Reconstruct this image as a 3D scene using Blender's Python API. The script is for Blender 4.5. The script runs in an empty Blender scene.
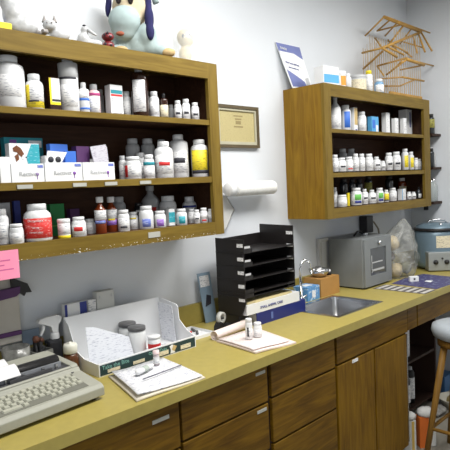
import bpy, bmesh, math, random
from math import pi, sin, cos, radians
from mathutils import Vector, Matrix
random.seed(7)
S = bpy.context.scene
C = S.collection

# ---------------------------------------------------------------- camera
cam_d = bpy.data.cameras.new('camera'); cam = bpy.data.objects.new('camera', cam_d); C.objects.link(cam)
cam_d.sensor_width = 36.0; cam_d.lens = 556.79/450*36; cam_d.clip_start = 0.05
yw, pt, ro = radians(44.802), radians(-4.0956), radians(-2.6729)
F = Vector((cos(yw)*cos(pt), sin(yw)*cos(pt), sin(pt)))
R = Vector((sin(yw), -cos(yw), 0)); U = R.cross(F)
R2 = R*cos(ro)+U*sin(ro); U2 = -R*sin(ro)+U*cos(ro)
M = Matrix((R2, U2, -F)).transposed().to_4x4(); M.translation = Vector((-0.4213, -2.0525, 1.5986))
cam.matrix_world = M
S.camera = cam

# ---------------------------------------------------------------- light
W = bpy.data.worlds.new('world'); S.world = W; W.use_nodes = True
W.node_tree.nodes['Background'].inputs[0].default_value = (0.8, 0.87, 1, 1)
W.node_tree.nodes['Background'].inputs[1].default_value = 0.3
def area(name, loc, size, power, col, target=None):
    d = bpy.data.lights.new(name, 'AREA'); d.shape = 'RECTANGLE'; d.size, d.size_y = size
    d.energy = power; d.color = col
    o = bpy.data.objects.new(name, d); C.objects.link(o); o.location = loc
    if target: o.rotation_euler = (Vector(target)-Vector(loc)).to_track_quat('-Z', 'Y').to_euler()
    return o
area('ceiling_lamp_near', (1.0, -1.15, 2.88), (1.3, 0.7), 50, (1, 0.985, 0.95))
area('ceiling_lamp_far', (2.7, -1.3, 2.88), (1.2, 0.6), 28, (1, 0.985, 0.95))
area('fill_lamp', (-1.3, -2.6, 1.8), (1.2, 1.2), 9, (0.9, 0.95, 1), (1.2, 0, 1.4))  # added cool fill that keeps the lower part bright, no window modelled
S.view_settings.view_transform = 'Standard'; S.view_settings.look = 'None'
S.view_settings.exposure = 0.19; S.view_settings.gamma = 1.0; S.view_settings.use_curve_mapping = False

# ---------------------------------------------------------------- materials
def new_mat(name):
    m = bpy.data.materials.new(name); m.use_nodes = True
    nt = m.node_tree; return m, nt, nt.nodes['Principled BSDF']
def N(nt, t, **k):
    n = nt.nodes.new(t)
    for a, b in k.items(): setattr(n, a, b)
    return n
def rgb(c): return (*c, 1.0)
MATS = {}
def clear(name, col, alpha, rough=0.1):
    if name in MATS: return MATS[name]
    m = plain(name, col, rough, var=0.03); m.node_tree.nodes['Principled BSDF'].inputs['Alpha'].default_value = alpha
    return m
def plain(name, col, rough=0.5, metal=0.0, var=0.06, scale=12.0, trans=0.0, bump=0.0, ior=1.45, coat=0.0):
    """one colour with slight procedural variation"""
    if name in MATS: return MATS[name]
    m, nt, b = new_mat(name)
    tc = N(nt, 'ShaderNodeTexCoord'); no = N(nt, 'ShaderNodeTexNoise'); no.inputs['Scale'].default_value = scale
    no.inputs['Detail'].default_value = 3
    nt.links.new(tc.outputs['Object'], no.inputs['Vector'])
    cr = N(nt, 'ShaderNodeValToRGB')
    cr.color_ramp.elements[0].position = 0.3; cr.color_ramp.elements[1].position = 0.7
    cr.color_ramp.elements[0].color = rgb([max(0, c*(1-var)) for c in col])
    cr.color_ramp.elements[1].color = rgb([min(1, c*(1+var)) for c in col])
    nt.links.new(no.outputs['Fac'], cr.inputs['Fac']); nt.links.new(cr.outputs['Color'], b.inputs['Base Color'])
    b.inputs['Roughness'].default_value = rough; b.inputs['Metallic'].default_value = metal
    b.inputs['IOR'].default_value = ior
    if trans: b.inputs['Transmission Weight'].default_value = trans
    if coat: b.inputs['Coat Weight'].default_value = coat
    if bump:
        bp = N(nt, 'ShaderNodeBump'); bp.inputs['Strength'].default_value = bump; bp.inputs['Distance'].default_value = 0.002
        nt.links.new(no.outputs['Fac'], bp.inputs['Height']); nt.links.new(bp.outputs['Normal'], b.inputs['Normal'])
    MATS[name] = m; return m
def wood(name, lo, hi, grain='x', rough=0.5, chips=False):
    if name in MATS: return MATS[name]
    m, nt, b = new_mat(name)
    tc = N(nt, 'ShaderNodeTexCoord'); mp = N(nt, 'ShaderNodeMapping')
    k = {'x': (2.2, 26, 26), 'y': (26, 2.2, 26), 'z': (26, 26, 2.2)}[grain]
    mp.inputs['Scale'].default_value = k
    nt.links.new(tc.outputs['Object'], mp.inputs['Vector'])
    n1 = N(nt, 'ShaderNodeTexNoise'); n1.inputs['Scale'].default_value = 1.6; n1.inputs['Detail'].default_value = 7; n1.inputs['Distortion'].default_value = 1.4
    nt.links.new(mp.outputs['Vector'], n1.inputs['Vector'])
    n2 = N(nt, 'ShaderNodeTexNoise'); n2.inputs['Scale'].default_value = 3.0
    nt.links.new(tc.outputs['Object'], n2.inputs['Vector'])
    cr = N(nt, 'ShaderNodeValToRGB'); e = cr.color_ramp.elements
    e[0].position = 0.34; e[1].position = 0.68; e[0].color = rgb(lo); e[1].color = rgb(hi)
    mx = N(nt, 'ShaderNodeMixRGB', blend_type='MIX'); mx.inputs['Fac'].default_value = 0.3
    nt.links.new(n1.outputs['Fac'], mx.inputs['Color1']); nt.links.new(n2.outputs['Fac'], mx.inputs['Color2'])
    nt.links.new(mx.outputs['Color'], cr.inputs['Fac'])
    out = cr.outputs['Color']
    if chips:   # flaked paint specks
        n3 = N(nt, 'ShaderNodeTexNoise'); n3.inputs['Scale'].default_value = 130
        n4 = N(nt, 'ShaderNodeTexNoise'); n4.inputs['Scale'].default_value = 5
        nt.links.new(tc.outputs['Object'], n3.inputs['Vector']); nt.links.new(tc.outputs['Object'], n4.inputs['Vector'])
        ad = N(nt, 'ShaderNodeMath', operation='MULTIPLY'); nt.links.new(n3.outputs['Fac'], ad.inputs[0])
        sx = N(nt, 'ShaderNodeSeparateXYZ'); nt.links.new(tc.outputs['Object'], sx.inputs[0])
        lt = N(nt, 'ShaderNodeMath', operation='LESS_THAN'); lt.inputs[1].default_value = 0.016; nt.links.new(sx.outputs['Z'], lt.inputs[0])
        nt.links.new(lt.outputs[0], ad.inputs[1])
        gt = N(nt, 'ShaderNodeMath', operation='GREATER_THAN'); gt.inputs[1].default_value = 0.655
        nt.links.new(ad.outputs[0], gt.inputs[0])
        m2 = N(nt, 'ShaderNodeMixRGB'); nt.links.new(gt.outputs[0], m2.inputs['Fac']); nt.links.new(out, m2.inputs['Color1'])
        m2.inputs['Color2'].default_value = (0.75, 0.74, 0.68, 1); out = m2.outputs['Color']
    nt.links.new(out, b.inputs['Base Color']); b.inputs['Roughness'].default_value = rough; b.inputs['Specular IOR Level'].default_value = 0.22
    MATS[name] = m; return m
def printed(name, base, ink, density=0.52, s=(60, 60, 430), rough=0.5):
    """paper or label with rows of tiny print"""
    if name in MATS: return MATS[name]
    m, nt, b = new_mat(name)
    tc = N(nt, 'ShaderNodeTexCoord'); mp = N(nt, 'ShaderNodeMapping'); mp.inputs['Scale'].default_value = s
    nt.links.new(tc.outputs['Object'], mp.inputs['Vector'])
    no = N(nt, 'ShaderNodeTexNoise'); no.inputs['Scale'].default_value = 1.0; no.inputs['Detail'].default_value = 1.5
    nt.links.new(mp.outputs['Vector'], no.inputs['Vector'])
    cr = N(nt, 'ShaderNodeValToRGB'); e = cr.color_ramp.elements
    e[0].position = density; e[1].position = density+0.12; e[0].color = rgb(base); e[1].color = rgb(ink)
    nt.links.new(no.outputs['Fac'], cr.inputs['Fac']); nt.links.new(cr.outputs['Color'], b.inputs['Base Color'])
    b.inputs['Roughness'].default_value = rough
    MATS[name] = m; return m

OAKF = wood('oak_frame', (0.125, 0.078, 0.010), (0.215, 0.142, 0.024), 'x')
OAKV = wood('oak_stile', (0.125, 0.078, 0.010), (0.215, 0.142, 0.024), 'z')
OAKC = wood('oak_chipped', (0.125, 0.078, 0.010), (0.215, 0.142, 0.024), 'x', chips=True)
OAKS = wood('oak_side', (0.17, 0.085, 0.006), (0.29, 0.165, 0.012), 'z')
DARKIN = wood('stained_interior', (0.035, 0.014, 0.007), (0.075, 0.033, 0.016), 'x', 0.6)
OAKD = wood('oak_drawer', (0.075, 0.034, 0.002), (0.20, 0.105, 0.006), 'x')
OAKDV = wood('oak_door', (0.10, 0.046, 0.002), (0.235, 0.125, 0.007), 'z')
GAP = plain('dark_gap_wood', (0.03, 0.012, 0.006), 0.7)  # one dark wood for carcasses, knee bookcase and end-wall shelves
REDW = plain('knee_panel_wood', (0.06, 0.02, 0.014), 0.6)
LAM = plain('mustard_laminate', (0.385, 0.312, 0.083), 0.42, var=0.05, scale=30)
WALL = plain('painted_wall', (0.69, 0.72, 0.76), 0.75, var=0.02, scale=3, bump=0.05)
CEIL = plain('ceiling_paint', (0.8, 0.8, 0.78), 0.9)
FLOOR = plain('vinyl_floor', (0.25, 0.23, 0.19), 0.45, var=0.15, scale=9)
WHT = plain('white_plastic', (0.76, 0.77, 0.78), 0.35, var=0.02)
WHT2 = plain('white_cap', (0.78, 0.79, 0.8), 0.45, var=0.03, scale=60)
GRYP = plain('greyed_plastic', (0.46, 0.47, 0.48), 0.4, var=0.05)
GRYC = plain('grey_cap', (0.52, 0.53, 0.54), 0.45)
PAPER = plain('paper', (0.80, 0.80, 0.81), 0.8, var=0.02)
CARD = plain('white_card', (0.80, 0.81, 0.82), 0.65, var=0.02)
BLACK = plain('black_plastic', (0.018, 0.017, 0.018), 0.38)
BLKM = plain('black_matt', (0.02, 0.02, 0.022), 0.7)
STEEL = plain('brushed_steel', (0.52, 0.52, 0.53), 0.26, metal=1.0, scale=40)
CHROME = plain('chrome', (0.75, 0.76, 0.78), 0.12, metal=1.0)
AMBER = plain('amber_glass', (0.20, 0.035, 0.008), 0.15, var=0.1, coat=0.5)
BROWNG = plain('dark_brown_glass', (0.035, 0.014, 0.010), 0.15, coat=0.5)
DGLASS = plain('dark_glass', (0.03, 0.035, 0.04), 0.12, coat=0.5)
TEAL = plain('teal_print', (0.02, 0.27, 0.33), 0.5)
NAVY = plain('navy_print', (0.03, 0.045, 0.25), 0.5)
BLUE = plain('blue_print', (0.05, 0.17, 0.62), 0.5)
LBLUE = plain('light_blue_print', (0.10, 0.38, 0.68), 0.5)
RED = plain('red_print', (0.62, 0.03, 0.03), 0.5)
YEL = plain('yellow_print', (0.82, 0.66, 0.02), 0.5)
GRN = plain('green_print', (0.02, 0.27, 0.07), 0.5)
LGRN = plain('bright_green_print', (0.15, 0.5, 0.1), 0.5)
PURP = plain('purple_print', (0.22, 0.08, 0.38), 0.5)
DPURP = plain('dark_purple', (0.09, 0.03, 0.12), 0.6)
MAG = plain('magenta_print', (0.42, 0.05, 0.19), 0.5)
PINK = plain('pink_paper', (0.95, 0.30, 0.46), 0.7, var=0.03)
PINKB = plain('pink_liquid_bottle', (0.78, 0.58, 0.58), 0.35)
TAN = plain('tan_card', (0.55, 0.40, 0.18), 0.7)
BLKI = plain('black_ink', (0.03, 0.03, 0.04), 0.6)
L_W = printed('label_white', (0.82, 0.82, 0.82), (0.27, 0.29, 0.35), 0.55)
L_R = printed('label_red', (0.68, 0.035, 0.03), (0.85, 0.6, 0.58), 0.60)
L_Y = printed('label_yellow', (0.85, 0.68, 0.03), (0.2, 0.15, 0.05), 0.57)
L_C = printed('label_cream', (0.75, 0.68, 0.5), (0.3, 0.25, 0.2), 0.56)
L_T = printed('label_teal', (0.03, 0.36, 0.44), (0.5, 0.8, 0.85), 0.60)
L_B = printed('label_blue', (0.14, 0.19, 0.55), (0.6, 0.65, 0.85), 0.58)
L_P = printed('label_purple', (0.28, 0.12, 0.5), (0.7, 0.6, 0.85), 0.58)
L_O = printed('label_olive', (0.35, 0.33, 0.06), (0.05, 0.05, 0.03), 0.55)
DOC = printed('document_print', (0.80, 0.80, 0.82), (0.30, 0.32, 0.42), 0.54, (60, 430, 60))
DOCV = printed('document_print_upright', (0.70, 0.72, 0.77), (0.42, 0.44, 0.52), 0.56, (60, 60, 330))

# ---------------------------------------------------------------- mesh builder
class MB:
    """collects shapes and links them as ONE mesh object"""
    def __init__(s): s.bm = bmesh.new(); s.mats = []; s.mi = 0; s.T = Matrix.Identity(4); s.sm = False
    def m(s, mat):
        if mat not in s.mats: s.mats.append(mat)
        s.mi = s.mats.index(mat); return s
    def v(s, p): return s.bm.verts.new(s.T @ Vector(p))
    def f(s, vs, smooth=False):
        try: fc = s.bm.faces.new(vs)
        except ValueError: return
        fc.material_index = s.mi; fc.smooth = smooth or s.sm
        return fc
    def box(s, x0, x1, y0, y1, z0, z1, bev=0.0):
        vs = [s.v((x, y, z)) for z in (z0, z1) for y in (y0, y1) for x in (x0, x1)]
        fs = [s.f([vs[i] for i in q]) for q in ((0, 2, 3, 1), (4, 5, 7, 6), (0, 1, 5, 4), (2, 6, 7, 3), (0, 4, 6, 2), (1, 3, 7, 5))]
        if bev:
            es = list({e for f in fs for e in f.edges})
            r = bmesh.ops.bevel(s.bm, geom=es, offset=bev, segments=2, affect='EDGES', profile=0.5)
            for f in r['faces']: f.material_index = s.mi
        return s
    def lathe(s, prof, c=(0, 0, 0), n=20, a0=0, a1=2*pi, axis='z', squash=1.0):
        full = abs(a1-a0-2*pi) < 1e-6; k = n if full else n+1
        rings = []
        for r, z in prof:
            ring = []
            if r < 1e-6:
                p = (c[0], c[1], c[2]+z) if axis == 'z' else ((c[0]+z, c[1], c[2]) if axis == 'x' else (c[0], c[1]+z, c[2]))
                ring = [s.v(p)]
            else:
                for i in range(k):
                    a = a0+(a1-a0)*i/n
                    u, w = r*cos(a), r*sin(a)*squash
                    p = (c[0]+u, c[1]+w, c[2]+z) if axis == 'z' else ((c[0]+z, c[1]+u, c[2]+w) if axis == 'x' else (c[0]+w, c[1]+z, c[2]+u))
                    ring.append(s.v(p))
            rings.append(ring)
        for A, B in zip(rings, rings[1:]):
            for i in range(n):
                j = (i+1) % k if full else i+1
                if len(A) == 1 and len(B) == 1: continue
                if len(A) == 1: s.f([A[0], B[j], B[i]], True)
                elif len(B) == 1: s.f([A[i], A[j], B[0]], True)
                else: s.f([A[i], A[j], B[j], B[i]], True)
        return s
    def tube(s, pts, r, n=8, cap=True):
        pts = [Vector(p) for p in pts]; rings = []
        rr = r if isinstance(r, (list, tuple)) else [r]*len(pts)
        for i, p in enumerate(pts):
            t = (pts[min(i+1, len(pts)-1)]-pts[max(i-1, 0)]).normalized()
            a = t.cross(Vector((0, 0, 1)));
            if a.length < 0.05: a = t.cross(Vector((1, 0, 0)))
            a.normalize(); b = t.cross(a)
            rings.append([s.v(p+(a*cos(2*pi*k/n)+b*sin(2*pi*k/n))*rr[i]) for k in range(n)])
        for A, B in zip(rings, rings[1:]):
            for k in range(n): s.f([A[k], A[(k+1) % n], B[(k+1) % n], B[k]], n > 4)
        if cap: s.f(rings[0][::-1]); s.f(rings[-1])
        return s
    def prism(s, pts, d, plane='xz', at=0.0):
        """polygon in a plane, extruded by d along the third axis from at"""
        def P(u, w, t):
            return {'xz': (u, t, w), 'xy': (u, w, t), 'yz': (t, u, w)}[plane]
        A = [s.v(P(u, w, at)) for u, w in pts]; B = [s.v(P(u, w, at+d)) for u, w in pts]
        s.f(A); s.f(B[::-1])
        for i in range(len(A)): j = (i+1) % len(A); s.f([A[j], A[i], B[i], B[j]])
        return s
    def ball(s, c, r, n=14, sq=(1, 1, 1)):
        m = n//2; rings = []
        c = Vector(c)
        for i in range(m+1):
            t = pi*i/m
            if i in (0, m): rings.append([s.v(c+Vector((0, 0, r*cos(t)*sq[2])))])
            else: rings.append([s.v(c+Vector((r*sin(t)*cos(2*pi*k/n)*sq[0], r*sin(t)*sin(2*pi*k/n)*sq[1], r*cos(t)*sq[2]))) for k in range(n)])
        for A, B in zip(rings, rings[1:]):
            for k in range(n):
                j = (k+1) % n
                if len(A) == 1: s.f([A[0], B[k], B[j]], True)
                elif len(B) == 1: s.f([A[k], B[0], A[j]], True)
                else: s.f([A[k], B[k], B[j], A[j]], True)
        return s
    def sheet(s, nx, ny, fn, th=0.0012):
        top = [[s.v(fn(i/nx, j/ny)) for i in range(nx+1)] for j in range(ny+1)]
        bot = [[s.v(Vector(fn(i/nx, j/ny))-Vector((0, 0, th))) for i in range(nx+1)] for j in range(ny+1)]
        for j in range(ny):
            for i in range(nx):
                s.f([top[j][i], top[j][i+1], top[j+1][i+1], top[j+1][i]], True)
                s.f([bot[j][i], bot[j+1][i], bot[j+1][i+1], bot[j][i+1]], True)
        for j in range(ny):
            s.f([top[j][0], top[j+1][0], bot[j+1][0], bot[j][0]]); s.f([top[j][nx], bot[j][nx], bot[j+1][nx], top[j+1][nx]])
        for i in range(nx):
            s.f([top[0][i], bot[0][i], bot[0][i+1], top[0][i+1]]); s.f([top[ny][i], top[ny][i+1], bot[ny][i+1], bot[ny][i]])
        return s
    def build(s, name, mat=None, parent=None, label=None):
        if mat is not None and not s.mats: s.mats = [mat]
        bmesh.ops.recalc_face_normals(s.bm, faces=s.bm.faces[:])
        me = bpy.data.meshes.new(name); s.bm.to_mesh(me); s.bm.free()
        for m in s.mats: me.materials.append(m)
        o = bpy.data.objects.new(name, me); C.objects.link(o)
        if parent: o.parent = parent
        if label: o['label'] = label
        return o
def thing(name, label, cat, loc=(0, 0, 0), rz=0, group=None):
    o = bpy.data.objects.new(name, None); C.objects.link(o); o.empty_display_size = 0.05
    o.location = loc; o.rotation_euler = (0, 0, rz); o['label'] = label; o['category'] = cat
    if group: o['group'] = group
    return o
def tag(o, label, cat, group=None):
    o['label'] = label; o['category'] = cat
    if group: o['group'] = group
    return o
def struct(o): o['kind'] = 'structure'; return o
def bx(name, mat, dims, parent=None, bev=0.0, label=None):
    return MB().box(*dims, bev=bev).build(name, mat, parent, label)
def text(s, size, mat, parent, loc, rot, name='lettering', depth=0.0006):
    cu = bpy.data.curves.new('t', 'FONT'); cu.body = s; cu.size = size; cu.extrude = depth; cu.resolution_u = 2
    o = bpy.data.objects.new('t', cu); C.objects.link(o)
    bpy.context.view_layer.update()
    me = bpy.data.meshes.new_from_object(o.evaluated_get(bpy.context.evaluated_depsgraph_get()))
    bpy.data.objects.remove(o); me.materials.clear(); me.materials.append(mat)
    for p in me.polygons: p.material_index = 0
    r = bpy.data.objects.new(name, me); C.objects.link(r); r.parent = parent; r.location = loc; r.rotation_euler = rot
    return r
FRONT = (pi/2, 0, 0)         # lettering that faces the room (-y)
CT = 0.92                    # counter top height
# ---------------------------------------------------------------- room shell
X0, X1, Y0, HC = -1.9, 3.745, -3.6, 2.95
struct(bx('floor', FLOOR, (X0-.1, X1+.1, Y0-.1, .1, -.05, 0)))
struct(bx('ceiling', CEIL, (X0-.1, X1+.1, Y0-.1, .1, HC, HC+.05)))
struct(bx('wall_back', WALL, (X0, X1, 0, .1, 0, HC)))
struct(bx('wall_right', WALL, (X1, X1+.1, Y0, .1, 0, HC)))
struct(bx('wall_left', WALL, (X0-.1, X0, Y0, .1, 0, HC)))
struct(bx('wall_front', WALL, (X0, X1, Y0-.1, Y0, 0, HC)))

# ---------------------------------------------------------------- upper cabinets
def wall_cabinet(name, label, xa, xb, sl, sr, side_mat):
    z0, z1, yf = 1.381, 2.133, -0.283
    t = thing(name, label, 'cabinet', (xa, 0, z0)); w = xb-xa; H = z1-z0
    z = lambda v: v-z0
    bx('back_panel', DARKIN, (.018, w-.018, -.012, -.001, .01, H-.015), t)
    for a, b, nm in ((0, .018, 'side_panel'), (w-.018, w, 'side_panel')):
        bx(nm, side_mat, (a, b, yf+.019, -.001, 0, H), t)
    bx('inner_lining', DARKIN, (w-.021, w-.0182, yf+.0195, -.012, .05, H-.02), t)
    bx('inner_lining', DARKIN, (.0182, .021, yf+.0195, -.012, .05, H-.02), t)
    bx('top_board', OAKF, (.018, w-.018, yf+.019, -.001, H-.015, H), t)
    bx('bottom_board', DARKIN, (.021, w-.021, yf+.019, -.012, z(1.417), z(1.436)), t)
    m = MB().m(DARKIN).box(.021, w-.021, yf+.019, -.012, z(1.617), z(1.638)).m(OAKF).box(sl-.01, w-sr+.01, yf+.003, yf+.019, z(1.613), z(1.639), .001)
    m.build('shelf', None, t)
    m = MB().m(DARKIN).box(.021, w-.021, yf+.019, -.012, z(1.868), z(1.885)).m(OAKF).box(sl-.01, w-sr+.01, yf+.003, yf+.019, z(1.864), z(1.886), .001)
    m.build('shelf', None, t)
    bx('top_rail', OAKF, (sl, w-sr, yf, yf+.019, z(2.065), H), t)
    bx('bottom_rail', OAKC if xa < 1 else OAKF, (sl, w-sr, yf, yf+.019, 0, z(1.437)), t)
    bx('stile', OAKV, (0, sl, yf, yf+.019, 0, H), t)
    bx('stile', OAKV, (w-sr, w, yf, yf+.019, 0, H), t)
    return t
cabL = wall_cabinet('wall_cabinet', 'long open oak wall cabinet at left, packed with medicine below a plush dog', 0.0, 1.354, .055, .057, OAKS)
cabR = wall_cabinet('wall_cabinet', 'shorter open oak wall cabinet at right, with the twig birdcage on it', 2.175, 3.482, .065, .09, OAKS)
TAGM = plain('tag_card', (.42, .42, .38), .7)
for xa, zz in ((.395, 1.624), (.600, 1.624), (.732, 1.624), (.893, 1.624)):
    bx('shelf_tag', TAGM, (xa+.008, xa+.062, -.2840, -.2801, zz-1.381-.0065, zz-1.381+.0065), cabL)
bx('shelf_tag', TAGM, (.925, .985, -.2855, -.2831, .022, .044), cabL)
sp = MB()
for i in range(12): pass
# ---------------------------------------------------------------- counter
ct = thing('countertop', 'mustard yellow laminate countertop with backsplash along the whole wall', 'countertop', (0, 0, CT))
m = MB(); sx0, sx1, sy0, sy1 = 1.885, 2.30, -.520, -.215       # hole for the sink
for d in ((X0+.02, sx0, -.635, -.001, -.04, 0), (sx1, X1-.002, -.635, -.002, -.04, 0), (sx0, sx1, -.635, sy0, -.04, 0), (sx0, sx1, sy1, -.002, -.04, 0)): m.box(*d)
m.build('worktop', LAM, ct)
struct(bx('trim_backsplash', LAM, (X0+.02, X1-.002, -.02, -.001, CT+.0005, CT+.1), None, .002))
# sink
sk = thing('sink', 'small square stainless steel sink set into the yellow counter', 'sink', (0, 0, CT))
m = MB(); r = .022
m.box(sx0-.012, sx0+.012, sy0-.012, sy1+.012, .0003, .0035).box(sx1-.012, sx1+.012, sy0-.012, sy1+.012, .0003, .0035)
m.box(sx0+.012, sx1-.012, sy0-.012, sy0+.012, .0003, .0035).box(sx0+.012, sx1-.012, sy1-.012, sy1+.012, .0003, .0035)
m.build('rim', STEEL, sk)
m = MB()
def loop(o, z):  # rounded rectangle ring
    pts = []; rr = .035
    for cx, cy, a in ((sx1-o-rr, sy1-o-rr, 0), (sx0+o+rr, sy1-o-rr, 90), (sx0+o+rr, sy0+o+rr, 180), (sx1-o-rr, sy0+o+rr, 270)):
        for k in range(6):
            t = radians(a+18*k); pts.append(m.v((cx+rr*cos(t), cy+rr*sin(t), z)))
    return pts
L = [loop(.004, .0005), loop(.008, -.02), loop(.016, -.13), loop(.04, -.15), loop(.10, -.152)]
for A, B in zip(L, L[1:]):
    for i in range(len(A)): m.f([A[i], A[(i+1) % len(A)], B[(i+1) % len(A)], B[i]], True)
m.f(L[-1]); m.build('basin', STEEL, sk)
MB().lathe([(0, .003), (.022, .003), (.026, 0), (.026, -.004)], (2.09, -.37, -.148), 16).build('drain', CHROME, sk)
# faucet
fc = thing('faucet', 'thin chrome gooseneck faucet behind the sink', 'faucet', (2.035, -.185, CT))
MB().lathe([(.0, .0), (.024, 0), (.024, .012), (.014, .03), (0, .03)]).build('base', CHROME, fc)
pts = [(0, 0, .02), (0, 0, .20)]+[(.035-.035*cos(a), -.02*(1-cos(a))*.5, .20+.042*sin(a)) for a in [radians(x) for x in range(20, 181, 20)]]+[(.072, -.022, .16)]
MB().tube(pts, .0075, 10).build('spout', CHROME, fc)
MB().tube([(.0, 0, .03), (.035, -.01, .045)], .005).build('handle', CHROME, fc)

# ---------------------------------------------------------------- base cabinets
def base_unit(label, xa, xb, mid=None):
    t = thing('base_cabinet', label, 'cabinet', (xa, 0, 0)); w = xb-xa
    m = MB().m(GAP)
    for d in ((.001, .018, -.598, -.022, .09, .878), (w-.018, w-.001, -.598, -.022, .09, .878), (.018, w-.018, -.598, -.58, .09, .878), (.018, w-.018, -.04, -.022, .09, .878), (.018, w-.018, -.58, -.04, .09, .11)): m.box(*d)
    m.build('carcass', None, t)
    bx('toe_kick', BLKM, (.001, w-.001, -.54, -.03, 0, .09), t)
    return t
def front(t, name, x0, x1, z0, z1, mat):
    return bx(name, mat, (x0, x1, -.616, -.5985, z0, z1), t, .0025)
u = base_unit('base cabinet under the typewriter, leftmost in the photo', -.02, .766)
front(u, 'drawer', .26, .781, .712, .874, OAKD); front(u, 'drawer', .26, .781, .53, .704, OAKD); front(u, 'drawer', .26, .781, .10, .522, OAKD)
front(u, 'door', 0, .25, .10, .874, OAKDV)
bx('drawer_tag', TAGM, (.665, .735, -.6185, -.6162, .829, .842), u)
u = base_unit('two-drawer base cabinet under the curled papers, marked by white tags', .766, 1.237)
front(u, 'drawer', .006, .459, .727, .874, OAKD); front(u, 'drawer', .006, .459, .53, .718, OAKD); front(u, 'drawer', .006, .459, .10, .52, OAKD)
bx('drawer_tag', TAGM, (.39, .445, -.6185, -.6162, .847, .859), u); bx('drawer_tag', TAGM, (.39, .445, -.6185, -.6162, .694, .706), u)
u = base_unit('three-drawer base cabinet without tags, left of the sink doors', 1.237, 1.7135)
front(u, 'drawer', .012, .468, .735, .874, OAKD); front(u, 'drawer', .012, .468, .544, .726, OAKD); front(u, 'drawer', .012, .468, .10, .535, OAKD)
u = base_unit('sink base cabinet with a wide false drawer above two oak doors', 1.7135, 2.42)
front(u, 'false_drawer', .010, .7055, .742, .874, OAKD)
d = front(u, 'door', .010, .340, .10, .733, OAKDV); front(u, 'door', .352, .69, .10, .733, OAKDV)
bx('door_tag', L_W, (.135, .185, -.6185, -.6162, .716, .731), u)
bx('hinge', STEEL, (.693, .702, -.615, -.598, .12, .73), u, label='long silvery piano hinge')
# apron board over the knee space
k = thing('apron_drawer', 'dark oak apron drawer spanning the open knee space', 'drawer', (2.42, 0, 0))
bx('drawer_front', OAKD, (.125, 1.30, -.616, -.598, .748, .874), k, .0025)
bx('filler', OAKD, (.001, .113, -.616, -.598, .748, .874), k, .002)
bx('drawer_box', GAP, (.001, 1.322, -.597, -.03, .80, .878), k)
# knee shelf unit
k = thing('low_bookcase', 'dark stained low shelf unit standing inside the knee space', 'shelf', (2.70, 0, 0))
for d in ((0, .02), (.60, .62)): bx('side_panel', GAP, (d[0], d[1], -.37, -.03, 0, .74), k)
bx('shelf', GAP, (.02, .60, -.365, -.03, .375, .392), k); bx('shelf', GAP, (.02, .60, -.36, -.03, .05, .065), k)
bx('top_board', GAP, (0, .62, -.37, -.03, .741, .757), k); bx('back_panel', GAP, (.02, .60, -.03, -.024, .0, .74), k)
tag(bx('knee_panel', REDW, (3.33, X1-.003, -.03, -.003, 0, .79)), 'dark reddish wood panel on the wall inside the knee space', 'panel')
bks = 0
t = thing('book', 'upright white-spined book on the upper shelf of the knee space', 'book', (2.985, -.31, .3925))
bx('cover', REDW, (0, .05, 0, .19, 0, .21), t); bx('spine', L_W, (.001, .05, -.004, -.0005, 0, .21), t)
t = thing('book', 'thin white book on the knee space shelf, right of the thick one', 'book', (3.045, -.30, .3925))
bx('cover', L_W, (0, .022, 0, .17, 0, .18), t)
for x, y, h, nm in ((2.975, -.31, .21, 'shorter'), (3.06, -.30, .235, 'taller')):
    t = thing('spray_can', nm+' white-banded black can on the lower knee space shelf', 'can', (x, y, .0655), group='cans on the lower knee space shelf')
    MB().lathe([(0, 0), (.03, 0), (.03, h-.03), (.02, h-.01), (0, h-.01)]).build('body', BLACK, t)
    MB().lathe([(.0307, .03), (.0307, h-.06)]).build('label_band', L_W, t)
    MB().lathe([(.015, h-.01), (.015, h+.01), (0, h+.01)]).build('cap', GRYC, t)
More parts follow.
